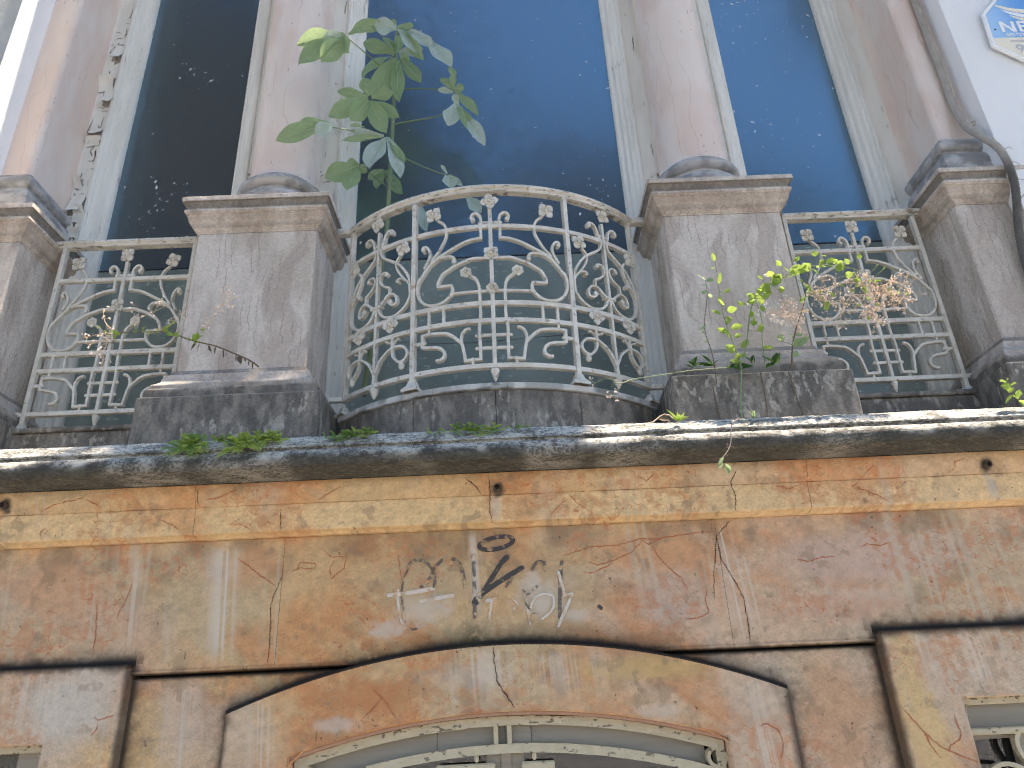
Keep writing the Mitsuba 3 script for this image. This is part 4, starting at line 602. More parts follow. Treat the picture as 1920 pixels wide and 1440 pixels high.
# piers between the windows with the moulded window frames
YP, YG = 0.34, 0.42
def pier(x0, x1, key): add(key, cbox(x0, x1, YP, 0.6, 3.66, 9.0, 0.003), 'mat_old_paint', 30)
for x0, x1 in ((-2.75, -2.512), (-1.528, -0.968), (0.968, 1.528), (2.512, 2.75)): pier(x0, x1, fresh('townhouse__pier'))
FR = [(0.0, YP + 0.002), (0.004, YP - 0.012), (0.022, YP - 0.016), (0.030, YP - 0.010), (0.034, YP + 0.004), (0.048, YP + 0.006), (0.056, YP + 0.016), (0.060, YP + 0.028), (0.080, YP + 0.030), (0.088, YP + 0.040), (0.092, YP + 0.052), (0.112, YP + 0.056), (0.120, YP + 0.070), (0.121, YP + 0.11)]
WIN = [(-2.512, -1.528), (-0.968, 0.968), (1.528, 2.512)]
zz = np.linspace(3.67, 9.0, 150)
for i, (a, b) in enumerate(WIN):
    K = 'townhouse__window' + ('' if i == 0 else f'_{i:03d}')
    for e, s in ((a, 1), (b, -1)):
        P = np.array([[(e + s * o, y, z) for o, y in FR] for z in zz])
        P = P + 0.0025 * np.stack([meshkit.fbm(P * np.array([30, 30, 9]) + 13 * j + i, 3, j) - 0.5 for j in range(3)], -1) * np.array([1, 1, 0])
        add(f'{K}__frame', grid(P), 'mat_old_paint', 18)
    ga, gb = a + 0.115, b - 0.115
    add(f'{K}__pane', quads([(ga, YG + 0.012, 5.06), (gb, YG + 0.012, 5.06), (gb, YG + 0.012, 9.0), (ga, YG + 0.012, 9.0)], [[0, 1, 2, 3]]), 'mat_film_glass', False)
    # greenish board filling the lower part of the window, split along a crack
    zc = 4.48 + 0.012 * np.sin(np.linspace(0, 9, 12) + i) + 0.008 * rng.random(12)
    xc = np.linspace(ga, gb, 12)
    add(f'{K}__board', extr_y(Polygon([(ga, 3.66), (gb, 3.66)] + [(x, z - 0.003) for x, z in zip(xc[::-1], zc[::-1])]), YG + 0.010, YG + 0.02), 'mat_frosted_board', False)
    add(f'{K}__board', extr_y(Polygon([(gb, 5.055), (ga, 5.055)] + [(x, z) for x, z in zip(xc, zc)]), YG + 0.009, YG + 0.02), 'mat_frosted_board', False)
    add(f'{K}__shadow_line', cbox(ga, gb, YG + 0.004, YG + 0.022, 5.056, 5.064, 0.002), 'mat_dark_room', False)  # dark strip along the board top, stands in for the rail shadow
    # small pale flecks on the glass
    fl = []
    ncl = 5 if i != 1 else 8
    cl = [(ga + (gb - ga) * rng.random(), 5.15 + 2.2 * rng.random(), 0.03 + 0.10 * rng.random()) for _ in range(ncl)]
    if i == 0: cl += [(-2.16, 5.42, 0.05), (-2.12, 5.30, 0.05), (-2.05, 5.62, 0.05), (-2.1, 5.55, 0.09)]
    if i == 1: cl += [(0.70, 5.42, 0.10), (0.66, 5.56, 0.09), (0.72, 5.36, 0.07)]
    spots = [(c[0] + c[2] * rng.normal(), c[1] + c[2] * 1.4 * rng.normal()) for c in cl for _ in range(9)] + [(ga + (gb - ga) * rng.random(), 5.1 + 2.6 * rng.random()) for _ in range(110 if i else 30)]
    for x, z in spots:
        if not (ga + 0.01 < x < gb - 0.01 and z > 5.08): continue
        r = 0.0016 + 0.0055 * rng.random() ** 3; st = 1 + 1.8 * rng.random() ** 2; an = rng.random() * 3.1
        t = np.linspace(0, 2 * math.pi, 7)[:-1]; q = r * (0.6 + 0.8 * rng.random(6))
        px, pz = q * np.cos(t) * st, q * np.sin(t)
        V = [(x + u * math.cos(an) - v * math.sin(an), YG + 0.0095, z + u * math.sin(an) + v * math.cos(an)) for u, v in zip(px, pz)]
        fl.append(trimesh.Trimesh(V, [[0, k, k + 1] for k in range(1, 5)], process=False))
    add(f'{K}__pale_fleck', cat(fl), 'mat_fleck', False, kind='stuff')
part('room', cat([cbox(-2.7, 2.7, 2.4, 2.5, 3.0, 9.2), cbox(-2.7, 2.7, 0.62, 2.4, 3.2, 3.3), cbox(-2.7, 2.7, 0.62, 2.4, 9.1, 9.2), cbox(-2.75, -2.6, 0.6, 2.4, 3.2, 9.2), cbox(2.6, 2.75, 0.6, 2.4, 3.2, 9.2)]), 'mat_dark_room', False)
# curled flakes of paint on the left pier and frame
def flake(x, z, w, h, curl, y=YP - 0.003, side=1):
    u, v = np.meshgrid(np.linspace(0, 1, 6), np.linspace(0, 1, 5), indexing='ij')
    X = x + w * (u - 0.5) + 0.004 * np.sin(7 * v + x * 90); Z = z + h * (v - 0.5) + 0.006 * np.sin(5 * u + z * 50)
    Y = y - curl * (v if side > 0 else 1 - v) ** 2.2 - 0.25 * curl * (u - 0.5) ** 2
    return grid(np.stack([X, Y, Z], -1))
FLK = [(-2.565, 5.50, 0.085, 0.15, 0.045, -1), (-2.535, 5.42, 0.07, 0.11, 0.04, 1), (-2.585, 5.66, 0.05, 0.07, 0.04, 1), (-2.565, 6.50, 0.10, 0.11, 0.045, 1), (-2.53, 6.40, 0.07, 0.16, 0.04, -1), (-2.56, 6.00, 0.09, 0.06, 0.028, 1),
       (-2.56, 6.09, 0.08, 0.05, 0.022, -1), (-2.535, 6.80, 0.07, 0.15, 0.045, -1), (-2.53, 5.28, 0.07, 0.06, 0.03, 1), (-2.58, 5.25, 0.05, 0.08, 0.03, -1), (-1.505, 5.60, 0.035, 0.07, 0.02, 1), (-1.51, 5.70, 0.04, 0.03, 0.016, -1), (-1.03, 5.62, 0.07, 0.03, 0.022, 1), (-1.08, 5.66, 0.05, 0.05, 0.022, -1), (1.03, 5.52, 0.04, 0.04, 0.02, 1), (1.08, 5.56, 0.05, 0.03, 0.02, -1)]
for (x, z, w, h, c, s) in FLK:
    a = np.linspace(0, 2 * math.pi, 22)[:-1]; r = 0.8 + 0.45 * rng.random(21)
    pts = np.stack([x + 0.55 * w * r * np.sign(np.cos(a)) * np.abs(np.cos(a)) ** 0.6, z + 0.58 * h * r * np.sign(np.sin(a)) * np.abs(np.sin(a)) ** 0.6], 1)
    pts[:, 0] = np.clip(pts[:, 0], -2.66 if x < 0 else -9, 9)
    part('pier__bare_patch', extr_y(Polygon(pts).buffer(0), YP - 0.0012, YP + 0.002), 'mat_bare_wood', False)
    part('pier__paint_flake', flake(x, z, w, h, c, side=s), 'mat_old_paint', True)
for k in range(46):
    x = -2.62 + 0.10 * rng.random() if k < 34 else (-1.06 + 0.09 * rng.random() if k < 40 else 1.0 + 0.1 * rng.random()); z = 5.1 + 2.1 * rng.random()
    if rng.random() < 0.6: pts = [(x, z), (x + 0.012 * rng.normal(), z + 0.04), (x + 0.014 * rng.normal(), z + 0.07 + 0.08 * rng.random())]
    else: pts = [(x, z), (x + 0.025, z + 0.008 * rng.normal()), (x + 0.05, z + 0.01 * rng.normal())]
    part('pier__paint_crack', line_mesh(pts, 0.004 + 0.004 * rng.random(), YP - 0.0025), 'mat_crack', False)
# balcony floor and side sills
part('balcony_floor', cbox(-2.5, 2.5, -0.05, 0.46, 3.60, 3.69), 'mat_stone', False)
for s in (-1, 1):
    x0, x1 = sorted((s * 1.55, s * 2.52))
    part('sill', wear(cat([cbox(x0, x1, 0.075, 0.44, 3.882, 3.908, 0.005), cbox(x0, x1, 0.092, 0.44, 3.64, 3.880, 0.003)]).subdivide().subdivide(), 0.004, 10), 'mat_stone', 35)
# bowed parapet of the middle balcony
RAD, CY = 1.11118, 0.89118
def on_arc(s, d):
    a = s / RAD
    return (RAD - d) * math.sin(a), CY - (RAD - d) * math.cos(a)
def arc_block(s0, s1, d0, d1, z0, z1, n=24, bev=0.003):
    prof = [(d1, z1), (d0 + bev, z1), (d0, z1 - bev), (d0, z0 + bev), (d0 + bev, z0), (d1, z0)]
    P = np.array([[(*on_arc(s, d), z) for d, z in prof] for s in np.linspace(s0, s1, n)])
    ends = [trimesh.Trimesh(P[k], [[0, 1, 2], [0, 2, 3], [0, 3, 4], [0, 4, 5]], process=False) for k in (0, -1)]
    return cat([grid(P)] + ends)
SJ = [-0.90, -0.405, -0.002, 0.408, 0.90]
for a, b in zip(SJ[:-1], SJ[1:]): part('parapet__block', wear(arc_block(a + 0.0015, b - 0.0015, 0.012, 0.16, 3.64, 3.882, 30), 0.004, 10, 5), 'mat_stone', 40)
CJ = [-0.90, -0.46, -0.30, 0.055, 0.56, 0.90]
for a, b in zip(CJ[:-1], CJ[1:]): part('parapet__coping_stone', wear(arc_block(a + 0.001, b - 0.001, -0.004, 0.17, 3.884, 3.914, 30), 0.003, 12, 8), 'mat_coping', 40)
# roof cornice above the picture
part('cornice', cat([cbox(-9, 9, -0.25, 0.6, 9.6, 9.75), cbox(-9, 9, -0.15, 0.6, 9.35, 9.6), cbox(-9, 9, 0.2, 0.6, 8.95, 9.35)]), 'mat_white_plaster', False)

# ------------------------------------------------------------------ neighbours
add('neighbour_house', cat([cbox(XW, 9.0, -0.157, 0.6, 0.0, 9.6, 0.003)]), 'mat_white_plaster', False, 'smooth white plaster wall beside the right pilaster carrying the octagonal sign', category='wall')
add('neighbour_house_001__wall', cbox(-9.0, XL - 0.004, -0.243, 0.6, 0.0, 9.6, 0.003), 'mat_stucco', False)
add('neighbour_house_001__return', cbox(XL - 0.01, XL, -0.25, 0.6, 0.0, 9.6, 0.003), 'mat_white_plaster', False, 'white painted return beside the left pilaster')
say('neighbour_house_001', 'rough grey stucco wall with a white edge left of the townhouse', 'wall')
# ------------------------------------------------------------------ wrought iron railings
def sweep(pts, w, d, d0=0.0, cham=0.002, step=0.008):
    """flat bar following points (s, z) in the plane of a panel, d deep"""
    p = resample(pts, step) if len(pts) > 2 else resample([pts[0], ((pts[0][0] + pts[1][0]) / 2, (pts[0][1] + pts[1][1]) / 2), pts[1]], 0.02)
    e = np.diff(p, axis=0); e /= np.linalg.norm(e, axis=1, keepdims=True) + 1e-12
    t = np.vstack([e[:1], e[:-1] + e[1:], e[-1:]]); t /= np.linalg.norm(t, axis=1, keepdims=True) + 1e-9
    n = np.stack([-t[:, 1], t[:, 0]], 1)
    en = np.stack([-e[:, 1], e[:, 0]], 1)
    k = np.r_[1, 1 / np.clip((n[1:-1] * en[1:]).sum(1), 0.45, 1), 1]
    h, c = w / 2, cham
    sec = [(-h + c, 0), (h - c, 0), (h, c), (h, d - c), (h - c, d), (-h + c, d), (-h, d - c), (-h, c)]
    P = np.array([[(p[i, 0] + n[i, 0] * u * k[i], p[i, 1] + n[i, 1] * u * k[i], d0 + v) for u, v in sec] for i in range(len(p))])
    m = grid(np.swapaxes(P, 0, 1), True)
    caps = [trimesh.Trimesh(P[j], [[0, i, i + 1] for i in range(1, 7)], process=False) for j in (0, -1)]
    return cat([m] + caps)
def knob(s, z, r, d0=-0.001, d=0.027):
    """rolled end of a scroll: a short round bar through the panel"""
    a = np.arange(12) * math.pi / 6
    rows = [(0.0, d0 - 0.002), (r * 0.75, d0 - 0.001), (r, d0 + 0.003), (r, d0 + d), (0.0, d0 + d)]
    return grid(np.array([[(s + q * math.cos(t), z + q * math.sin(t), dd) for q, dd in rows] for t in a]), True)
def flower_mesh(s, z, R, rot, n=4):
    """blossom of n notched petals, slightly dished"""
    out = []
    t = np.linspace(0, 2 * math.pi, 97)[:-1]
    ph = (t * n / (2 * math.pi)) % 1.0                     # 0 at a notch
    if n == 4:
        phi = np.abs(ph - 0.5) * math.pi / 2               # 0 at a tip, 45 degrees at a notch
        r = np.where(phi > 0.69, 0.44, 0.70711 / np.cos(math.pi / 4 - phi) * (1 + 0.09 * np.sin(4 * phi)))
    else:
        r = 0.70 + 0.30 * np.sqrt(np.maximum(0, np.sin(ph * math.pi)))
    a = t + rot
    rows = []
    for f, dd in ((0.0, -0.006), (0.30, -0.006), (0.55, -0.0075), (0.80, -0.0105), (0.97, -0.0115), (1.0, -0.0095), (0.98, -0.004), (0.5, 0.0), (0.0, 0.0)):
        rows.append(np.stack([s + R * r * f * np.cos(a), z + R * r * f * np.sin(a), np.full_like(a, dd)], 1))
    return grid(np.swapaxes(np.array(rows), 0, 1), True)
def boss_mesh(s, z, R):
    a = np.arange(20) * math.pi / 10
    rows = [(0.0, -0.020), (0.12, -0.019), (0.18, -0.015), (0.20, -0.009), (0.28, -0.009), (0.31, -0.016), (0.37, -0.0185), (0.43, -0.016), (0.47, -0.005)]
    return grid(np.array([[(s + R * q * math.cos(t), z + R * q * math.sin(t), dd) for q, dd in rows] for t in a]), True)
def cup(s, z0, z1, r):
    a = np.arange(16) * math.pi / 8; h = z0 - z1
    rows = [(0.3 * r, z0), (0.35 * r, z0 - 0.1 * h), (r, z0 - 0.14 * h), (r, z0 - 0.22 * h), (0.9 * r, z0 - 0.35 * h), (0.62 * r, z0 - 0.62 * h), (0.25 * r, z0 - 0.9 * h), (0.0, z1)]
    return grid(np.array([[(s + q * math.cos(t), z, 0.014 + q * math.sin(t)) for q, z in rows] for t in a]), True)
def foot_mesh(s, z0, z1, k=1.0):
    rows = [(0.017, z1 + 0.001), (0.020, z1 - 0.2 * (z1 - z0)), (0.024, z1 - 0.42 * (z1 - z0)), (0.036, z1 - 0.66 * (z1 - z0)), (0.042, z1 - 0.78 * (z1 - z0)), (0.042, z0)]
    P = np.array([[(s + k * r * u, z, 0.014 + k * r * v) for u, v in ((-1, -1), (1, -1), (1, 1), (-1, 1))] for r, z in rows])
    m = grid(np.swapaxes(P, 0, 1), True)
    return cat([m, trimesh.Trimesh(P[0], [[0, 1, 2], [0, 2, 3]], process=False)])
def run_s(prof, s0, s1, n=60):
    return grid(np.array([[(s, z, d) for d, z in prof] for s in np.linspace(s0, s1, n)]))
HAND = [(0.044, 5.030), (0.044, 5.060), (0.036, 5.070), (0.004, 5.070), (-0.008, 5.066), (-0.013, 5.058), (-0.013, 5.050), (-0.009, 5.044), (-0.003, 5.041), (0.0, 5.037), (0.0, 5.028), (0.004, 5.025), (0.040, 5.025), (0.044, 5.030)]
def clampd(m, rim): return m

class Panel:
    def __init__(self, key, mp): self.key, self.mp = key, mp
    def put(self, name, m, smooth=35, label=None):
        v = m.vertices
        return add(f'{self.key}__{name}', trimesh.Trimesh(self.mp(v), m.faces, process=False), 'mat_iron_paint', smooth, label)
    def flower(self, s, z, R, rot, n=4):
        k = self.put('flower' if n == 4 else 'rosette', flower_mesh(s, z, R, rot, n))
        v = boss_mesh(s, z, R if n == 4 else R * 1.15)
        add(f'{k}__boss', trimesh.Trimesh(self.mp(v.vertices), v.faces, process=False), 'mat_iron_paint', 50)

def mir(pts, s): return [(s * a, z) for a, z in pts]
def about(pts, c): return [(2 * c - a, z) for a, z in pts]
BW, BD = 0.0145, 0.026

def motif_a(P, rots):
    P.put('baluster', sweep([(0, 4.92), (0, 4.002)], 0.020, BD, 0.0))
    r = iter(rots)
    P.flower(0, 4.955, 0.050, next(r)); P.flower(0, 4.629, 0.047, next(r)); P.flower(-0.296, 4.909, 0.050, next(r)); P.flower(0.296, 4.909, 0.050, next(r))
    P.flower(0, 4.426, 0.031, 0.4, 6); P.flower(-0.129, 4.526, 0.031, 0.1, 6); P.flower(0.129, 4.526, 0.031, 0.2, 6)
    for s in (-1, 1):
        P.put('scroll', cat([sweep(mir(IRON_A['scroll'], s), 0.0138, BD), knob(s * 0.089, 4.852, 0.0115)]))
        P.put('stem', sweep(mir(IRON_A['stem'] + [(0.025, 4.613)], s), BW, BD))
        P.put('flower_stem', sweep(mir([(0.285, 4.890)] + IRON_A['fstem'], s), 0.0125, 0.02, 0.001))
        P.put('scroll', cat([sweep(mir(IRON_A['oscroll'], s), 0.0138, BD, 0.0008), knob(s * 0.355, 4.706, 0.011)]))
        P.put('scroll', cat([sweep(mir(IRON_A['iscroll'], s), 0.0138, BD, 0.0012), knob(s * 0.1925, 4.606, 0.011)]))
        P.put('crosspiece', sweep(mir([(0.012, 4.418), (0.20, 4.418)], s), 0.014, 0.02, 0.003))
        P.put('frame_stem', sweep(mir([(0.116, 4.518)] + IRON_A['sstem'], s), BW, BD, 0.0004))
        P.put('branch', sweep(mir(IRON_A['branch'], s), 0.0125, 0.022, 0.0015))
        P.put('upright', sweep(mir([(0.248, 4.340), (0.248, 4.255)], s), 0.013, 0.02, 0.003)); P.put('upright', sweep(mir([(0.325, 4.340), (0.325, 4.255)], s), 0.013, 0.02, 0.003))
        for z in (4.171, 4.102): P.put('rung', cat([sweep(mir([(0.0, z), (0.083, z)], s), 0.016, 0.014, 0.006), ball((s * 0.083, z, 0.012), 0.0095)]))
        P.put('bracket', cat([sweep(mir([(0.0, 4.831), (0.052, 4.831)], s), 0.016, 0.014, 0.006), ball((s * 0.055, 4.831, 0.012), 0.009)]))
        P.put('link', sweep(mir([(0.325, 4.240), (0.325, 4.205)], s), 0.013, 0.014, 0.006)); P.put('link', cat([sweep(mir([(0.352, 4.168), (0.405, 4.168)], s), 0.018, 0.014, 0.006), ball((s * 0.348, 4.168, 0.012), 0.0105)]))
        P.put('link', cat([sweep(mir([(0.105, 4.036), (0.105, 4.008)], s), 0.013, 0.014, 0.006), ball((s * 0.105, 4.046, 0.004), 0.007)]))
    P.put('finial', cup(0.0, 3.998, 3.922, 0.021), 40)

def motif_b(P, s, rots):
    c = 0.643
    f = lambda pts: mir(pts, s)
    P.put('baluster', sweep(f([(c, 4.92), (c, 4.0)]), 0.016, BD, 0.0))
    r = iter(rots)
    P.flower(s * c, 4.965, 0.048, next(r))
    for k in (0, 1):
        g = (lambda pts: f(pts)) if k == 0 else (lambda pts: f(about(pts, c)))
        x = lambda q: g([(q, 0)])[0][0]
        P.flower(x(0.470), 4.744, 0.047, next(r))
        P.put('scroll', cat([sweep(g(IRON_B['lscroll']), 0.013, BD), knob(x(0.555), 4.885, 0.011)]))
        P.put('stem', sweep(g(IRON_B['stem']), 0.013, BD))
        P.put('leaf_bar', sweep(g(IRON_B['leaf']), 0.0105, 0.022, 0.001))
        P.put('flower_stem', sweep(g(IRON_B['fstem']), 0.013, 0.02, 0.0015))
        P.put('scroll', cat([sweep(g(IRON_B['iscroll']), 0.0105, 0.024, 0.0006), knob(x(0.505), 4.560, 0.0095)]))
        P.put('scroll', cat([sweep(g(IRON_B['lyre']), 0.0105, 0.024, 0.0008), knob(x(0.582), 4.628, 0.009)]))
        P.put('spiral', cat([sweep(g(IRON_B['spiral']), 0.013, 0.026, 0.0003), knob(x(0.549), 4.452, 0.010)]))
        P.flower(x(0.537), 4.311, 0.049, math.pi / 4 + 0.04 * k)
        P.put('loop', sweep(g(IRON_B['loop']), 0.013, 0.024, 0.0008))
        P.put('arched_bar', sweep(g(IRON_B['arc']), 0.0125, 0.026, 0.0002))
        P.put('acorn', cat([knob(x(0.476), 4.090, 0.013, 0.0, 0.022), ball((x(0.474), 4.072, 0.010), 0.0165, 2, (1, 1.15, 0.8))]), 50)
        P.put('loop_stem', sweep(g([(0.531, 4.262), (0.532, 4.186)]), 0.014, 0.02, 0.002))
        for q in (-1, 1): P.put('curl', cat([sweep(g([(0.531 + q * 0.006, 4.190), (0.531 + q * 0.012, 4.215), (0.531 + q * 0.028, 4.224)]), 0.008, 0.016, 0.004), knob(x(0.531 + q * 0.036), 4.226, 0.008, 0.002, 0.018)]))
        P.put('link', cat([sweep(g([(0.418, 4.131), (0.445, 4.131)]), 0.014, 0.014, 0.006), ball((x(0.446), 4.131, 0.012), 0.009)]))
        P.put('bracket', sweep(g([(0.608, 4.838), (c, 4.842)]), 0.012, 0.014, 0.006))
    P.put('collar', sweep(f([(0.608, 4.447), (0.678, 4.447)]), 0.016, 0.036, -0.006, 0.004))
    P.put('finial', cup(s * c, 3.998, 3.935, 0.024), 40)

def rails(P, s0, s1, e0, e1):
    P.put('handrail', run_s(HAND, e0, e1, 90), 40)
    for z, w in ((4.806, 0.024), (4.347, 0.026), (4.250, 0.024)): P.put('rail', cat([sweep([(s0 + (s1 - s0) * t, z) for t in np.linspace(0, 1, 40)], w, 0.026, 0.0015)]))
    P.put('rail', sweep([(e0 + (e1 - e0) * t, 4.006) for t in np.linspace(0, 1, 40)], 0.024, 0.03, 0.0012))

def bent(v):
    a = v[:, 0] / RAD
    return np.stack([(RAD - v[:, 2]) * np.sin(a), CY - (RAD - v[:, 2]) * np.cos(a), v[:, 1]], 1)
def flat(xc, k=0.895, y=0.13): return lambda v: np.stack([xc + k * v[:, 0], y + v[:, 2], v[:, 1]], 1)

R1 = 'iron_railing'
say(R1, 'bowed cream iron railing with blossoms and scrolls between the two middle pedestals', 'railing', 'iron balcony railings')
P = Panel(R1, bent)
rails(P, -0.885, 0.885, -0.897, 0.897)
for s in (-0.411, 0.411):
    P.put('post', sweep([(s, 5.03), (s, 3.96)], 0.024, 0.032, -0.003)); P.put('foot', foot_mesh(s, 3.9145, 3.975), 30)
for s in (-0.878, 0.878):
    P.put('post', sweep([(s, 5.03), (s, 4.0)], 0.022, 0.03, 0.0)); P.put('foot', foot_mesh(s, 3.9145, 3.96, 0.8), 30)
motif_a(P, (0.95, 0.05, 0.12, -0.1))
motif_b(P, -1, (0.45, 0.35, 0.5)); motif_b(P, 1, (0.3, 0.30, 0.2))
for s in (-1, 1):
    x0, x1 = sorted((s * 0.798, s * 0.872))
    add(f'{R1}__wall_bracket', cbox(x0, x1, 0.10, 0.145, 5.026, 5.064, 0.004), 'mat_iron_paint', 30)
    add(f'{R1}__wall_bracket', cbox(*sorted((s * 0.79, s * 0.90)), 0.105, 0.135, 3.994, 4.020, 0.004), 'mat_iron_paint', 30)
for i, (xc, lab, rots) in enumerate(((-2.050, 'flat cream iron railing with blossoms and scrolls left of the inner left pedestal', (0.02, 0.0, 0.15, -0.35)), (2.050, 'flat cream iron railing half hidden by the sunlit weed right of the inner right pedestal', (0.0, 0.05, 0.1, -0.05)))):
    K = f'iron_railing_{i + 1:03d}'
    say(K, lab, 'railing', 'iron balcony railings')
    P = Panel(K, flat(xc))
    s = -1 if i == 0 else 1
    e = sorted((s * 0.52, -s * 0.425))
    rails(P, -0.41, 0.41, *e)
    for q in (-0.41, 0.41):
        P.put('post', sweep([(q, 5.03), (q, 3.945)], 0.025, 0.032, -0.003)); P.put('foot', foot_mesh(q, 3.908, 3.955, 0.8), 30)
    motif_a(P, rots)

# ------------------------------------------------------------------ conduit and sign on the right
def corrugated(pts, r, pitch=0.0085):
    p = resample(pts, 0.0022)
    L = np.r_[0, np.cumsum(np.linalg.norm(np.diff(p, axis=0), axis=1))]
    p = np.stack([np.interp(np.arange(0, L[-1], 0.0024), L, p[:, i]) for i in range(3)], 1); L = np.arange(0, L[-1], 0.0024)
    rr = r * (1 + 0.075 * np.sin(2 * math.pi * L / pitch))
    t = np.gradient(p, axis=0); t /= np.linalg.norm(t, axis=1, keepdims=True)
    a = np.cross(t, [0, 1.0, 0]); a /= np.linalg.norm(a, axis=1, keepdims=True); b = np.cross(t, a)
    an = np.arange(14) * 2 * math.pi / 14
    P_ = p[:, None] + rr[:, None, None] * (np.cos(an)[None, :, None] * a[:, None] + np.sin(an)[None, :, None] * b[:, None])
    return grid(np.swapaxes(P_, 0, 1), True)
CON = [(2.752, -0.067, 8.8), (2.752, -0.067, 7.6), (2.750, -0.067, 6.7), (2.742, -0.067, 6.2), (2.738, -0.067, 5.85), (2.732, -0.07, 5.66), (2.728, -0.085, 5.54), (2.727, -0.105, 5.46), (2.728, -0.135, 5.39), (2.738, -0.165, 5.325), (2.755, -0.185, 5.27), (2.776, -0.20, 5.21), (2.790, -0.205, 5.13), (2.795, -0.20, 5.03), (2.785, -0.19, 4.91), (2.762, -0.17, 4.78), (2.74, -0.145, 4.60), (2.73, -0.13, 4.3), (2.73, -0.125, 4.0)]
CON = [(0.04 + (x - 0.04) * 1.006, y + 0.02, 2.5 + (z - 2.5) * 1.006) for x, y, z in CON]
say('conduit', 'grey corrugated conduit running down the corner beside the right pilaster', 'cable')
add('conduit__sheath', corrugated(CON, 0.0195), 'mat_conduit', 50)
add('conduit__clip', cat([tube([(2.745, -0.08, 5.475), (2.78, -0.07, 5.49), (2.812, -0.065, 5.505)], 0.008, 8), ball((2.81, -0.067, 5.507), 0.014)]), 'mat_iron_paint', 40)
add('conduit__wire', cat([tube([(2.815, -0.165, 5.21 - 0.11 * k), (2.84 + 0.02 * rng.random(), -0.18, 5.22 - 0.11 * k + 0.03 * rng.random()), (2.857 + 0.03 * rng.random(), -0.18, 5.21 - 0.11 * k)], 0.0018, 4) for k in range(6)]), 'mat_stem_brown', 30)

SGX, SGZ, SGY = 3.250, 6.147, -0.188       # centre of the octagonal sign
say('alarm_sign', 'octagonal white alarm sign with blue top and number 91 in the upper right corner', 'sign')
def octagon(r, cut): return [(-cut, r), (cut, r), (r, cut), (r, -cut), (cut, -r), (-cut, -r), (-r, -cut), (-r, cut)]
def sgp(pts): return Polygon([(SGX + a, SGZ + b) for a, b in pts])
from shapely.geometry import box
o8 = sgp([(-0.228, 0.105), (-0.083, 0.262), (0.083, 0.262), (0.228, 0.105), (0.25, -0.165), (0.085, -0.305), (-0.085, -0.305), (-0.25, -0.165)])
add('alarm_sign__plate', slab_y(o8, SGY, SGY + 0.014, 0.003), 'mat_sign_white', 30)
in8 = o8.buffer(-0.020)
add('alarm_sign__blue_field', extr_y(in8.intersection(box(0, SGZ - 0.105, 9, 9)), SGY - 0.0012, SGY + 0.004), 'mat_sign_blue', False)
add('alarm_sign__cream_field', extr_y(in8.intersection(box(0, 0, 9, SGZ - 0.107)), SGY - 0.0011, SGY + 0.004), 'mat_sign_cream', False)
def letters(t, h, x, z, m, bold=True, sx=1.0):
    q = meshkit.text_mesh(t, h, 0.002, bold); v = q.vertices
    add('alarm_sign__lettering', trimesh.Trimesh(np.stack([SGX + x + v[:, 0] * sx, SGY - 0.0030 + v[:, 2] * 0.5, SGZ + z + v[:, 1]], 1), q.faces, process=False), m, False)
letters('NEX', 0.082, -0.168, -0.058, 'mat_sign_white', True, 1.25)
letters('SISTEMAS', 0.022, -0.145, -0.094, 'mat_sign_white', True, 1.1)
letters('www.nex', 0.014, -0.135, -0.142, 'mat_sign_grey', False, 1.1)
letters('91', 0.066, -0.125, -0.232, 'mat_sign_grey', False, 1.0)
for k in range(4):
    x0 = -0.14 + 0.035 * k; z0 = 0.175 - 0.048 * k
    a = np.linspace(0, 1, 16)
    up = [(x0 + 0.27 * t, z0 - 0.075 * math.sin(math.pi * 0.5 * t) + 0.03 * t * t) for t in a]; dn = [(x, z - 0.030 * math.sin(math.pi * t) ** 0.7) for (x, z), t in zip(up[::-1], a[::-1])]
    g = sgp(up + dn).buffer(0.001).intersection(in8)
    if g.area > 1e-5: add('alarm_sign__swoosh', extr_y(g if g.geom_type == 'Polygon' else max(g.geoms, key=lambda q: q.area), SGY - 0.0026, SGY), 'mat_sign_white' if k % 2 else 'mat_sign_cream', False)
for x, z in ((-0.192, -0.035), (0.19, -0.035), (0.0, 0.222)): add('alarm_sign__screw', ball((SGX + x, SGY - 0.001, SGZ + z), 0.007, 1, (1, 0.5, 1)), 'mat_rust_pipe', 40)

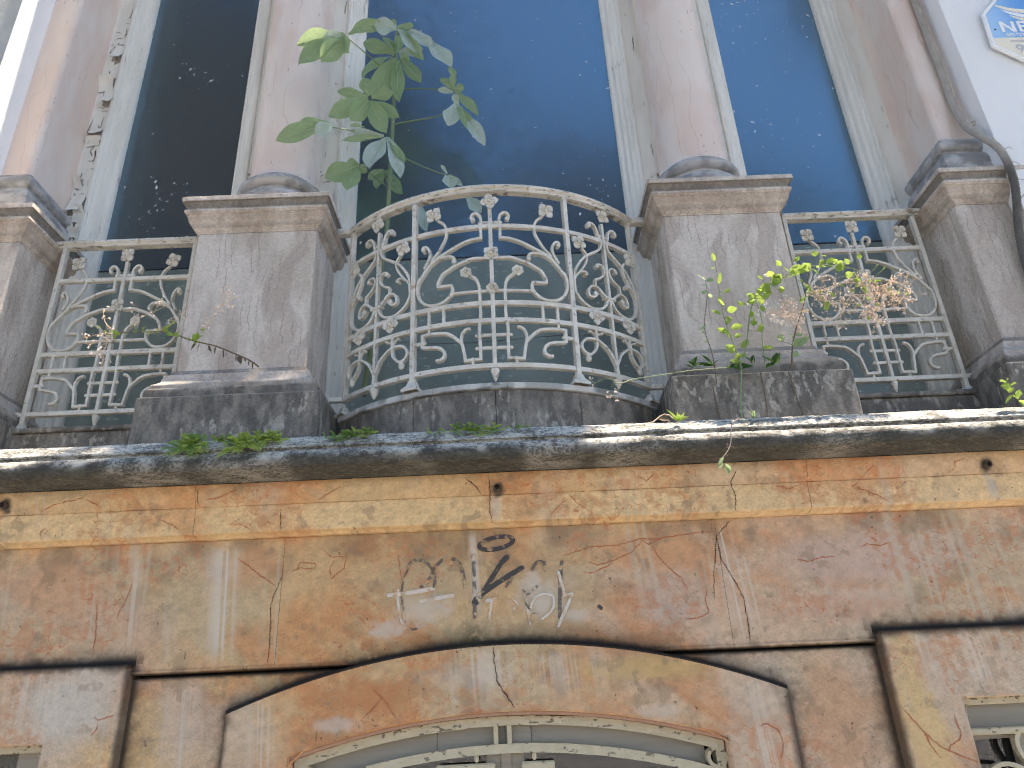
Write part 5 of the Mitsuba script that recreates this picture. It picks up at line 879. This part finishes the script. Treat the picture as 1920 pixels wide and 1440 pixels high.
# ------------------------------------------------------------------ plants
def unit(v): v = np.asarray(v, float); return v / (np.linalg.norm(v) + 1e-12)
def blade(base, tip, w, n=(0, -0.8, 0.45), fold=0.12, droop=0.15, ripple=0.0, kind=0, nu=10, nv=5, veins=False):
    """leaf blade from base to tip; kind 0 obovate lobe, 1 ovate leaf, 2 strap"""
    b, t = np.asarray(base, float), np.asarray(tip, float)
    ax = t - b; L = np.linalg.norm(ax); ax = ax / (L + 1e-9)
    nn = np.asarray(n, float); nn = unit(nn - ax * (nn @ ax)); side = np.cross(ax, nn)
    u = np.linspace(0, 1, nu)
    if kind == 0: prof = np.clip(np.sin(math.pi * np.clip(u, 0, 1) ** 1.6) ** 0.8, 0, 1) * 0.88 + 0.30 * (1 - u) ** 1.3
    elif kind == 1: prof = np.sin(math.pi * u ** 0.85) ** 0.85
    else: prof = np.clip(1 - u ** 2.2, 0, 1) * np.minimum(1, 0.45 + 2 * u)
    prof[-1] = 0.02
    v = np.linspace(-1, 1, nv)
    P_ = np.zeros((nu, nv, 3))
    for i in range(nu):
        for j in range(nv):
            q = b + ax * L * u[i] + side * (w / 2 * prof[i] * v[j]) + nn * (fold * w * abs(v[j]) * prof[i] - 0.25 * droop * L * (u[i] - 0.5) ** 2 * 4 + 0.25 * droop * L)
            if ripple: q = q + nn * ripple * w * math.sin(9 * u[i] + 2.5 * v[j] + 7 * b[0]) * (0.3 + abs(v[j]))
            P_[i, j] = q
    if veins:
        lift = nn * 0.0016
        cl = P_[:, nv // 2] + lift
        vs = [tube(cl[:-1], 0.0017, 4, smooth=False, taper=0.0007)]
        for i in range(2, nu - 2):
            for e in (0, nv - 1):
                q = P_[min(nu - 1, i + 2), e] * 0.86 + cl[min(nu - 1, i + 2)] * 0.14 + lift
                vs.append(tube([cl[i], (cl[i] + q) / 2 + nn * 0.0006, q], 0.0008, 3, smooth=False, taper=0.0004))
        return grid(P_), cat(vs)
    return grid(P_)

C = 'cecropia_sapling'
say(C, 'tall sapling with large palmate leaves growing in front of the middle window', 'sapling')
add(f'{C}__stem', tube(CEC_STEM, 0.016, 8, 0.03, 0.010), 'mat_stem_green', True)
_lv = []
for (c, pet, lobes) in CEC_LEAVES:                                   # a lobe that hangs far from the others is a leaf of its own
    near = [l for l in lobes if np.linalg.norm(np.array(l[0]) - np.array(c)) < 0.085]
    _lv.append((c, pet, near or lobes))
    for l in lobes:
        if near and l not in near: _lv.append((c, None, [l]))
for (c, pet, lobes) in _lv:
    k = fresh(f'{C}__leaf')
    g, pl, ribs = [], [], []
    for j, (b, t, w, pale) in enumerate(lobes):
        ln = np.linalg.norm(np.array(t) - np.array(b))
        n = (0.3 * rng.normal(), -0.8, -0.35 + 0.35 * rng.normal())
        m_, v_ = blade(b, t, w * 1.30, n, 0.10 + 0.08 * rng.random(), 0.10 + 0.15 * rng.random(), 0.05, 0, 14, 7, True)
        (pl if pale else g).append(m_); ribs.append(v_)
    first, fm = (g, 'mat_leaf_green') if g else (pl, 'mat_leaf_pale')
    add(k, cat(first), fm, True)
    if g and pl: add(f'{k}__pale_lobe', cat(pl), 'mat_leaf_pale', True)
    add(f'{k}__rib', cat(ribs), 'mat_rib', True, kind='stuff')
    if pet: add(f'{C}__petiole', tube(pet, 0.005, 6, 0.03, 0.0036), 'mat_stem_green', True)

def weed(key, label, stem, leaves, lm='mat_leaf_lime', sm_='mat_stem_green', r=0.004, cat_='weed', group=None, kind=1):
    say(key, label, cat_, group)
    add(f'{key}__stem', tube(stem, r, 6, 0.02, r * 0.45), sm_, True)
    for b, t, w in leaves:
        st = np.array(stem); near = st[np.argmin(np.linalg.norm(st - np.array(b), axis=1))]
        add(f'{key}__leaf', blade(b, t, w * 1.25, (0.45 * rng.normal(), -0.85, -0.1 + 0.5 * rng.normal()), 0.18 * rng.random(), 0.2 * rng.random(), 0.04, kind, 8, 5), lm, True)
    pets = []
    S = resample(stem, 0.02)
    for b, t, w in leaves:
        near = S[np.argmin(np.linalg.norm(S - np.array(b), axis=1))]
        if 0.004 < np.linalg.norm(near - np.array(b)) < 0.12: pets.append(tube([near, b], r * 0.35, 4, smooth=False))
    if pets: add(f'{key}__petiole', cat(pets), sm_, True, kind='stuff')
weed('leafy_weed', 'upright weed with bright lime leaves, tallest in front of the inner right pedestal', W1['stem'], W1['leaves'], 'mat_leaf_lime', 'mat_stem_green', 0.0042)
weed('leafy_weed_001', 'thin dark stemmed weed with few leaves left of the lime leaved weed', W2['stem'], W2['leaves'], 'mat_leaf_green', 'mat_stem_brown', 0.0028)
weed('flowering_weed', 'weed with tiny white flower heads at the middle of the inner right pedestal', W3['stem'], W3['leaves'], 'mat_leaf_lime', 'mat_stem_green', 0.0034)
def seedhead(c, r, n, m, key, petals=True):
    ms = []
    for _ in range(n):
        d = unit(rng.normal(size=3)); ms.append(ball(np.array(c) + d * r * (0.5 + 0.5 * rng.random()), 0.0022 + 0.0022 * rng.random(), 0))
    return ms
fl = []
for c in W3['heads']: fl += seedhead(c, 0.012, 9, None, None)
add('flowering_weed__flower_head', cat(fl), 'mat_petal_white', False, kind='stuff')
weed('leafy_weed_002', 'brown stemmed weed with green leaves at the right edge of the inner right pedestal', W4['stem'], W4['leaves'], 'mat_leaf_green', 'mat_stem_brown', 0.004)
A_ = 'seeding_weed'
_al = list(ARCH_LEAVES)
_S = resample(ARCH, 0.01)
for _ in range(46):
    q = _S[int(len(_S) * (0.15 + 0.62 * rng.random()))] + np.array([0.03 * rng.normal(), -0.02, 0.035 * rng.normal()])
    d = unit(np.array([rng.normal(), -0.3, 0.8 * rng.normal()]))
    _al.append((tuple(q), tuple(q + d * (0.022 + 0.02 * rng.random())), 0.018 + 0.014 * rng.random()))
for ln in TWIGS[:5]:
    for q in resample(ln, 0.03):
        d = unit(np.array([rng.normal(), -0.3, rng.normal()]))
        q = q + np.array([0.02 * rng.normal(), -0.01, 0.025 * rng.normal()])
        if rng.random() < 0.45: _al.append((tuple(q), tuple(q + d * 0.022), 0.013))
weed(A_, 'arching sunlit weed with a cloud of dry seed twigs over the right railing', ARCH, _al, 'mat_leaf_lime', 'mat_stem_green', 0.0034)
def twigs(lines, n_sub, spread, lens, r=0.0013):
    tw_, se = [], []
    for ln in lines:
        p = resample(ln, 0.015) if len(ln) > 2 else np.linspace(ln[0], ln[1], 8)
        tw_.append(tube(p, r * 1.3, 4, smooth=False, taper=r * 0.7))
        L = np.linalg.norm(np.diff(p, axis=0), axis=1).sum()
        for _ in range(int(n_sub * L / 0.3) + 1):
            q = p[rng.integers(1, len(p))]
            d = unit(np.array([rng.normal(), 0.5 * rng.normal() - 0.1, rng.normal()]))
            l = lens * (0.4 + 0.8 * rng.random())
            a = q + d * l * 0.5 + rng.normal(size=3) * spread; b = a + unit(d + 0.7 * rng.normal(size=3)) * l * 0.5
            tw_.append(tube([q, a, b], r * 0.7, 4, smooth=False, taper=r * 0.45)); se.append(b)
            for _k in range(2):
                c = a + unit(d + 0.9 * rng.normal(size=3)) * l * 0.35; tw_.append(tube([a, c], r * 0.5, 3, smooth=False)); se.append(c)
    return cat(tw_), cat([ball(c, 0.0026 + 0.0018 * rng.random(), 0) for c in se])
t_, s_ = twigs(TWIGS, 30, 0.006, 0.075, 0.0016)
add(f'{A_}__seed_twig', t_, 'mat_twig_tan', True, kind='stuff'); add(f'{A_}__seed', s_, 'mat_seed', False, kind='stuff')
for k, pts in (('flowering_weed', [(1.24, -0.205, 3.915), (1.243, -0.198, 3.82), (1.236, -0.198, 3.70)]), ('leafy_weed_002', [(1.372, -0.205, 3.915), (1.385, -0.198, 3.80), (1.408, -0.198, 3.68)]), ('leafy_weed_001', [(1.005, -0.21, 3.85), (1.012, -0.198, 3.78), (1.02, -0.198, 3.69)])):
    add(f'{k}__root', tube(pts, 0.0032, 5, 0.03, 0.002), 'mat_stem_brown', True)
say('creeping_runner', 'pale green runner stretched across the right end of the bowed parapet', 'weed')
add('creeping_runner__stem', cat([tube(RUNNER, 0.0022, 5), tube(RUNNER2, 0.0017, 5), tube(RUNNER3, 0.0017, 5)]), 'mat_stem_green', True)
t_, s_ = twigs([RUNNER2[2:], RUNNER3[3:], [RUNNER2[1], RUNNER2[2]]], 24, 0.004, 0.03, 0.0009)
add('creeping_runner__seed_twig', t_, 'mat_twig_tan', True, kind='stuff'); add('creeping_runner__seed', s_, 'mat_seed', False, kind='stuff')
add('creeping_runner__leaf', cat([blade((1.0 + 0.09 * k + 0.03 * rng.random(), -0.245, 3.93 + 0.02 * rng.random()), (1.0 + 0.09 * k + 0.05 * rng.normal(), -0.28, 3.90 + 0.09 * rng.random()), 0.03, (0.3 * rng.normal(), -0.8, 0.5), 0.1, 0.1, 0.03, 1, 8, 5) for k in range(-1, 4) for _ in range(4)]), 'mat_leaf_dark', True, kind='stuff')
say('hanging_root', 'reddish dried root hanging over the ledge with a few leaves at its tip', 'root')
add('hanging_root__stem', tube(ROOTHANG, 0.003, 5, 0.02, 0.0018), 'mat_root', True)
t_, s_ = twigs([ROOTHANG[2:5], ROOTHANG[3:]], 14, 0.003, 0.025, 0.001)
add('hanging_root__rootlet', t_, 'mat_root', True, kind='stuff')
for b, t, w in ROOTLEAVES: add('hanging_root__leaf', blade(b, t, w * 0.8, (0.3, -0.9, 0.2), 0.1, 0.1, 0, 1, 8, 5), 'mat_leaf_green', True)
weed('leafy_weed_003', 'small lime leaved weed at the right end of the ledge beside the outer right pedestal', FAR, FARL, 'mat_leaf_lime', 'mat_stem_green', 0.003)
say('grass_tuft', 'strap leaved tuft on the ledge at the left corner of the inner right plinth', 'grass')
for b, t, w in TUFT: add('grass_tuft__blade', blade(b, t, w, (0.3 * rng.normal(), -0.9, 0.0), 0.15, 0.5, 0, 2, 10, 5), 'mat_leaf_lime', True)
say('dry_twig', 'bent dead twig lying on the ledge left of the strap leaved tuft', 'twig')
add('dry_twig__stem', cat([tube(TWIGDRY, 0.0035, 5), tube([TWIGDRY[2], (0.745, -0.33, 3.652), (0.752, -0.33, 3.64)], 0.0022, 4)]), 'mat_twig_tan', True)
add('dry_twig__dead_leaf', blade(TWIGDRY[1], (0.76, -0.33, 3.648), 0.035, (0, -0.9, 0.3), 0.2, 0.2, 0.05, 1, 8, 5), 'mat_dead_leaf', True)
say('grass_tuft_001', 'small leafy tuft on the ledge below the middle of the inner right plinth', 'grass')
for b, t, w in TUFT2: add('grass_tuft_001__blade', blade(b, t, w, (0.3 * rng.normal(), -0.8, 0.5), 0.15, 0.4, 0, 2, 10, 5), 'mat_leaf_green', True)
say('wiry_weed', 'wiry leaning weed with dead hanging leaves on the inner left pedestal', 'weed')
add('wiry_weed__stem', tube(LW, 0.0042, 6, 0.02, 0.002), 'mat_stem_brown', True)
for b, t, w in LWL: add('wiry_weed__leaf', blade(b, t, w * 1.35, (0.4 * rng.normal(), -0.9, 0.0), 0.15, 0.2, 0.03, 1, 8, 5), 'mat_leaf_lime', True)
for q in resample(LW, 0.022)[12:]:
    if rng.random() < 0.7:
        d = unit(np.array([rng.normal(), -0.3, 0.3 + rng.normal()])); q = q + np.array([0.008 * rng.normal(), -0.004, 0.01 * rng.normal()])
        add('wiry_weed__leaf', blade(q, q + d * (0.014 + 0.014 * rng.random()), 0.010, (0.4 * rng.normal(), -0.9, 0.0), 0.15, 0.2, 0.03, 1, 7, 5), 'mat_leaf_lime', True)
for b, t, w in LWD: add('wiry_weed__dead_leaf', blade(b, t, w, (0.4 * rng.normal(), -0.9, 0.2), 0.3, 0.2, 0.08, 1, 7, 5), 'mat_dead_leaf', True)
t_, s_ = twigs(LWT, 11, 0.004, 0.045, 0.0014)
add('wiry_weed__seed_twig', t_, 'mat_twig_tan', True, kind='stuff'); add('wiry_weed__seed', s_, 'mat_seed', False, kind='stuff')
# ferns on the ledge
FL = ['dense fern clump on the ledge below the middle of the inner left plinth', 'trailing fern fronds between two fern clumps on the left ledge', 'yellow green fern coloured as sunlit hanging over the ledge near the inner left plinth', 'fern spray on the ledge at the left end of the bowed parapet',
      'fern clump on the ledge below the middle of the bowed parapet', 'tiny fern sprig on the ledge left of the middle fern clump', 'small fern sprig on the ledge right of the middle fern clump']
def frond(base, dirv, L, key):
    d = unit(dirv); up = np.array([0, 0, 1.0]); n = 12
    pts = [np.array(base) + d * L * t + np.array([0, 0, -0.35 * L * t * t]) for t in np.linspace(0, 1, n)]
    ms = [tube(pts, 0.0012, 4, smooth=False, taper=0.0005)]
    for i in range(1, n):
        t = i / (n - 1); ax = unit(pts[i] - pts[i - 1]); s = unit(np.cross(ax, [0.1, -0.7, 0.6]))
        for q in (-1, 1):
            tip = pts[i] + (s * q * 0.8 + ax * 0.5) * L * 0.30 * math.sin(math.pi * (0.12 + 0.85 * t)) ** 0.8
            ms.append(blade(pts[i], tip, L * 0.075, (0.2 * rng.normal(), -0.8, 0.5), 0.1, 0.1, 0, 1, 5, 3))
    return cat(ms)
for i, cl in enumerate(FERNS):
    K = 'fern' + ('' if i == 0 else f'_{i:03d}')
    say(K, FL[i], 'fern', 'ferns growing on the ledge')
    nf = (22, 14, 20, 14, 14, 8, 8)[i]
    for c in cl:
        for _ in range(nf):
            base = np.array(c) + np.array([0.026 * rng.normal(), 0.0, 0]); base[1] = -0.315 + 0.02 * rng.random(); base[2] = max(3.600, min(c[2] - 0.012, 3.648)) if c[2] > 3.64 else c[2]
            if c[2] < 3.64: base[1] = -0.345
            a = rng.normal() * 0.9
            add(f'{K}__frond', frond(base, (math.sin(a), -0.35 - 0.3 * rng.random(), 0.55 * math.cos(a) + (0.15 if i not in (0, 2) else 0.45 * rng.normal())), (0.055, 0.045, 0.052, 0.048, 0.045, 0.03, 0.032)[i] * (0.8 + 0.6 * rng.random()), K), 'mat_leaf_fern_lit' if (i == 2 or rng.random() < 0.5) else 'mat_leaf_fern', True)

# ------------------------------------------------------------------ street trees (seen in the window glass, and shading the front)
def crown(clumps, n, size, seed, soft=False):
    r = np.random.default_rng(seed)
    c = np.array([q[:3] for q in clumps], float); rad = np.array([q[3:6] for q in clumps], float)
    w = rad.prod(1) ** 0.67; w /= w.sum()
    k = r.choice(len(c), n, p=w)
    d = r.normal(size=(n, 3)); d /= np.linalg.norm(d, axis=1, keepdims=True)
    pos = c[k] + d * rad[k] * (0.45 + 0.55 * r.random((n, 1)) ** 0.5)
    if soft: pos = np.array([clumps[0][:3]]) + r.normal(size=(n, 3)) * np.array([clumps[0][3:6]])
    a = r.normal(size=(n, 3)); a /= np.linalg.norm(a, axis=1, keepdims=True)
    b = np.cross(a, r.normal(size=(n, 3))); b /= np.linalg.norm(b, axis=1, keepdims=True)
    s = size * (0.6 + 0.8 * r.random((n, 1)))
    V = np.stack([pos - a * s, pos - b * s * 0.45, pos + a * s, pos + b * s * 0.45], 1).reshape(-1, 3)
    i = np.arange(n) * 4
    return quads(V, np.stack([i, i + 1, i + 2, i + 3], 1))
def tree(key, label, base, top, clumps, n, size, seed, r0=0.35, soft=False):
    say(key, label, 'tree', 'street trees opposite and beside the townhouse')
    b, t = np.array(base, float), np.array(top, float)
    add(f'{key}__trunk', tube([b, b * 0.5 + t * 0.5 + np.array([0.25, 0.1, 0]), t], r0, 10, 0.5, r0 * 0.5), 'mat_bark', True)
    lm = []
    for q in clumps: lm.append(tube([b * 0.35 + t * 0.65, (b * 0.1 + t * 0.9) * 0.5 + np.array(q[:3]) * 0.5, np.array(q[:3])], r0 * 0.3, 6, 0.5, 0.04))
    add(f'{key}__limb', cat(lm), 'mat_bark', True)
    add(f'{key}__crown', crown(clumps, n, size, seed, soft), 'mat_tree_leaf', False, kind='stuff')
def blobs(c, R, n, seed, rr=0.42):
    r = np.random.default_rng(seed); out = []
    for _ in range(n):
        d = unit(r.normal(size=3)) * r.random() ** 0.4
        k = rr * (0.7 + 0.6 * r.random())
        out.append((c[0] + d[0] * R[0], c[1] + d[1] * R[1], c[2] + d[2] * R[2], R[0] * k, R[1] * k, R[2] * k))
    return out
tree('street_tree', 'broad dark street tree opposite, left of the camera', (-8.5, -10.5, 0), (-8.0, -10.3, 9.0), blobs((-8.6, -10.0, 15.0), (5.4, 4.0, 6.5), 30, 1), 18000, 0.22, 21)
tree('street_tree_001', 'street tree opposite the middle of the townhouse', (-3.2, -10.5, 0), (-3.4, -10.3, 9.0), [(-5.2, -10.2, 13.2, 2.2, 1.5, 3.4)], 22000, 0.17, 22, 0.25, True)
tree('street_tree_002', 'lower street tree opposite, right of the camera', (7.5, -18.0, 0), (7.2, -17.8, 6.5), blobs((5.5, -17.5, 15.0), (7.0, 3.0, 6.8), 40, 3, 0.36), 22000, 0.2, 23)
# unseen tree right of the camera, its high limb placed to shade the middle
def shade_clumps():
    r = np.random.default_rng(5); out = []
    for _ in range(34):
        out.append((1.25 + 2.05 * r.random(), -0.40 - 0.75 * r.random(), 10.4 + 1.3 * r.random(), 0.40, 0.26, 0.36))
    return out
tree('street_tree_003', 'unseen street tree to the right whose high limb is placed to shade the ledge', (9.5, -5.5, 0), (8.6, -4.6, 15.0), shade_clumps() + blobs((8.6, -5.0, 17.0), (2.6, 2.2, 2.6), 12, 4), 9000, 0.12, 24, 0.32)
fine = []  # narrow unseen leaf sheet, added to keep sun off the right pedestals
_r = np.random.default_rng(9)
for _ in range(30): fine.append((3.2 + 3.0 * _r.random(), -0.335, 10.3 + 0.7 * _r.random(), 0.26, 0.07, 0.28))
add('street_tree_003__crown', crown(fine, 9000, 0.05, 31), 'mat_tree_leaf', False, kind='stuff')
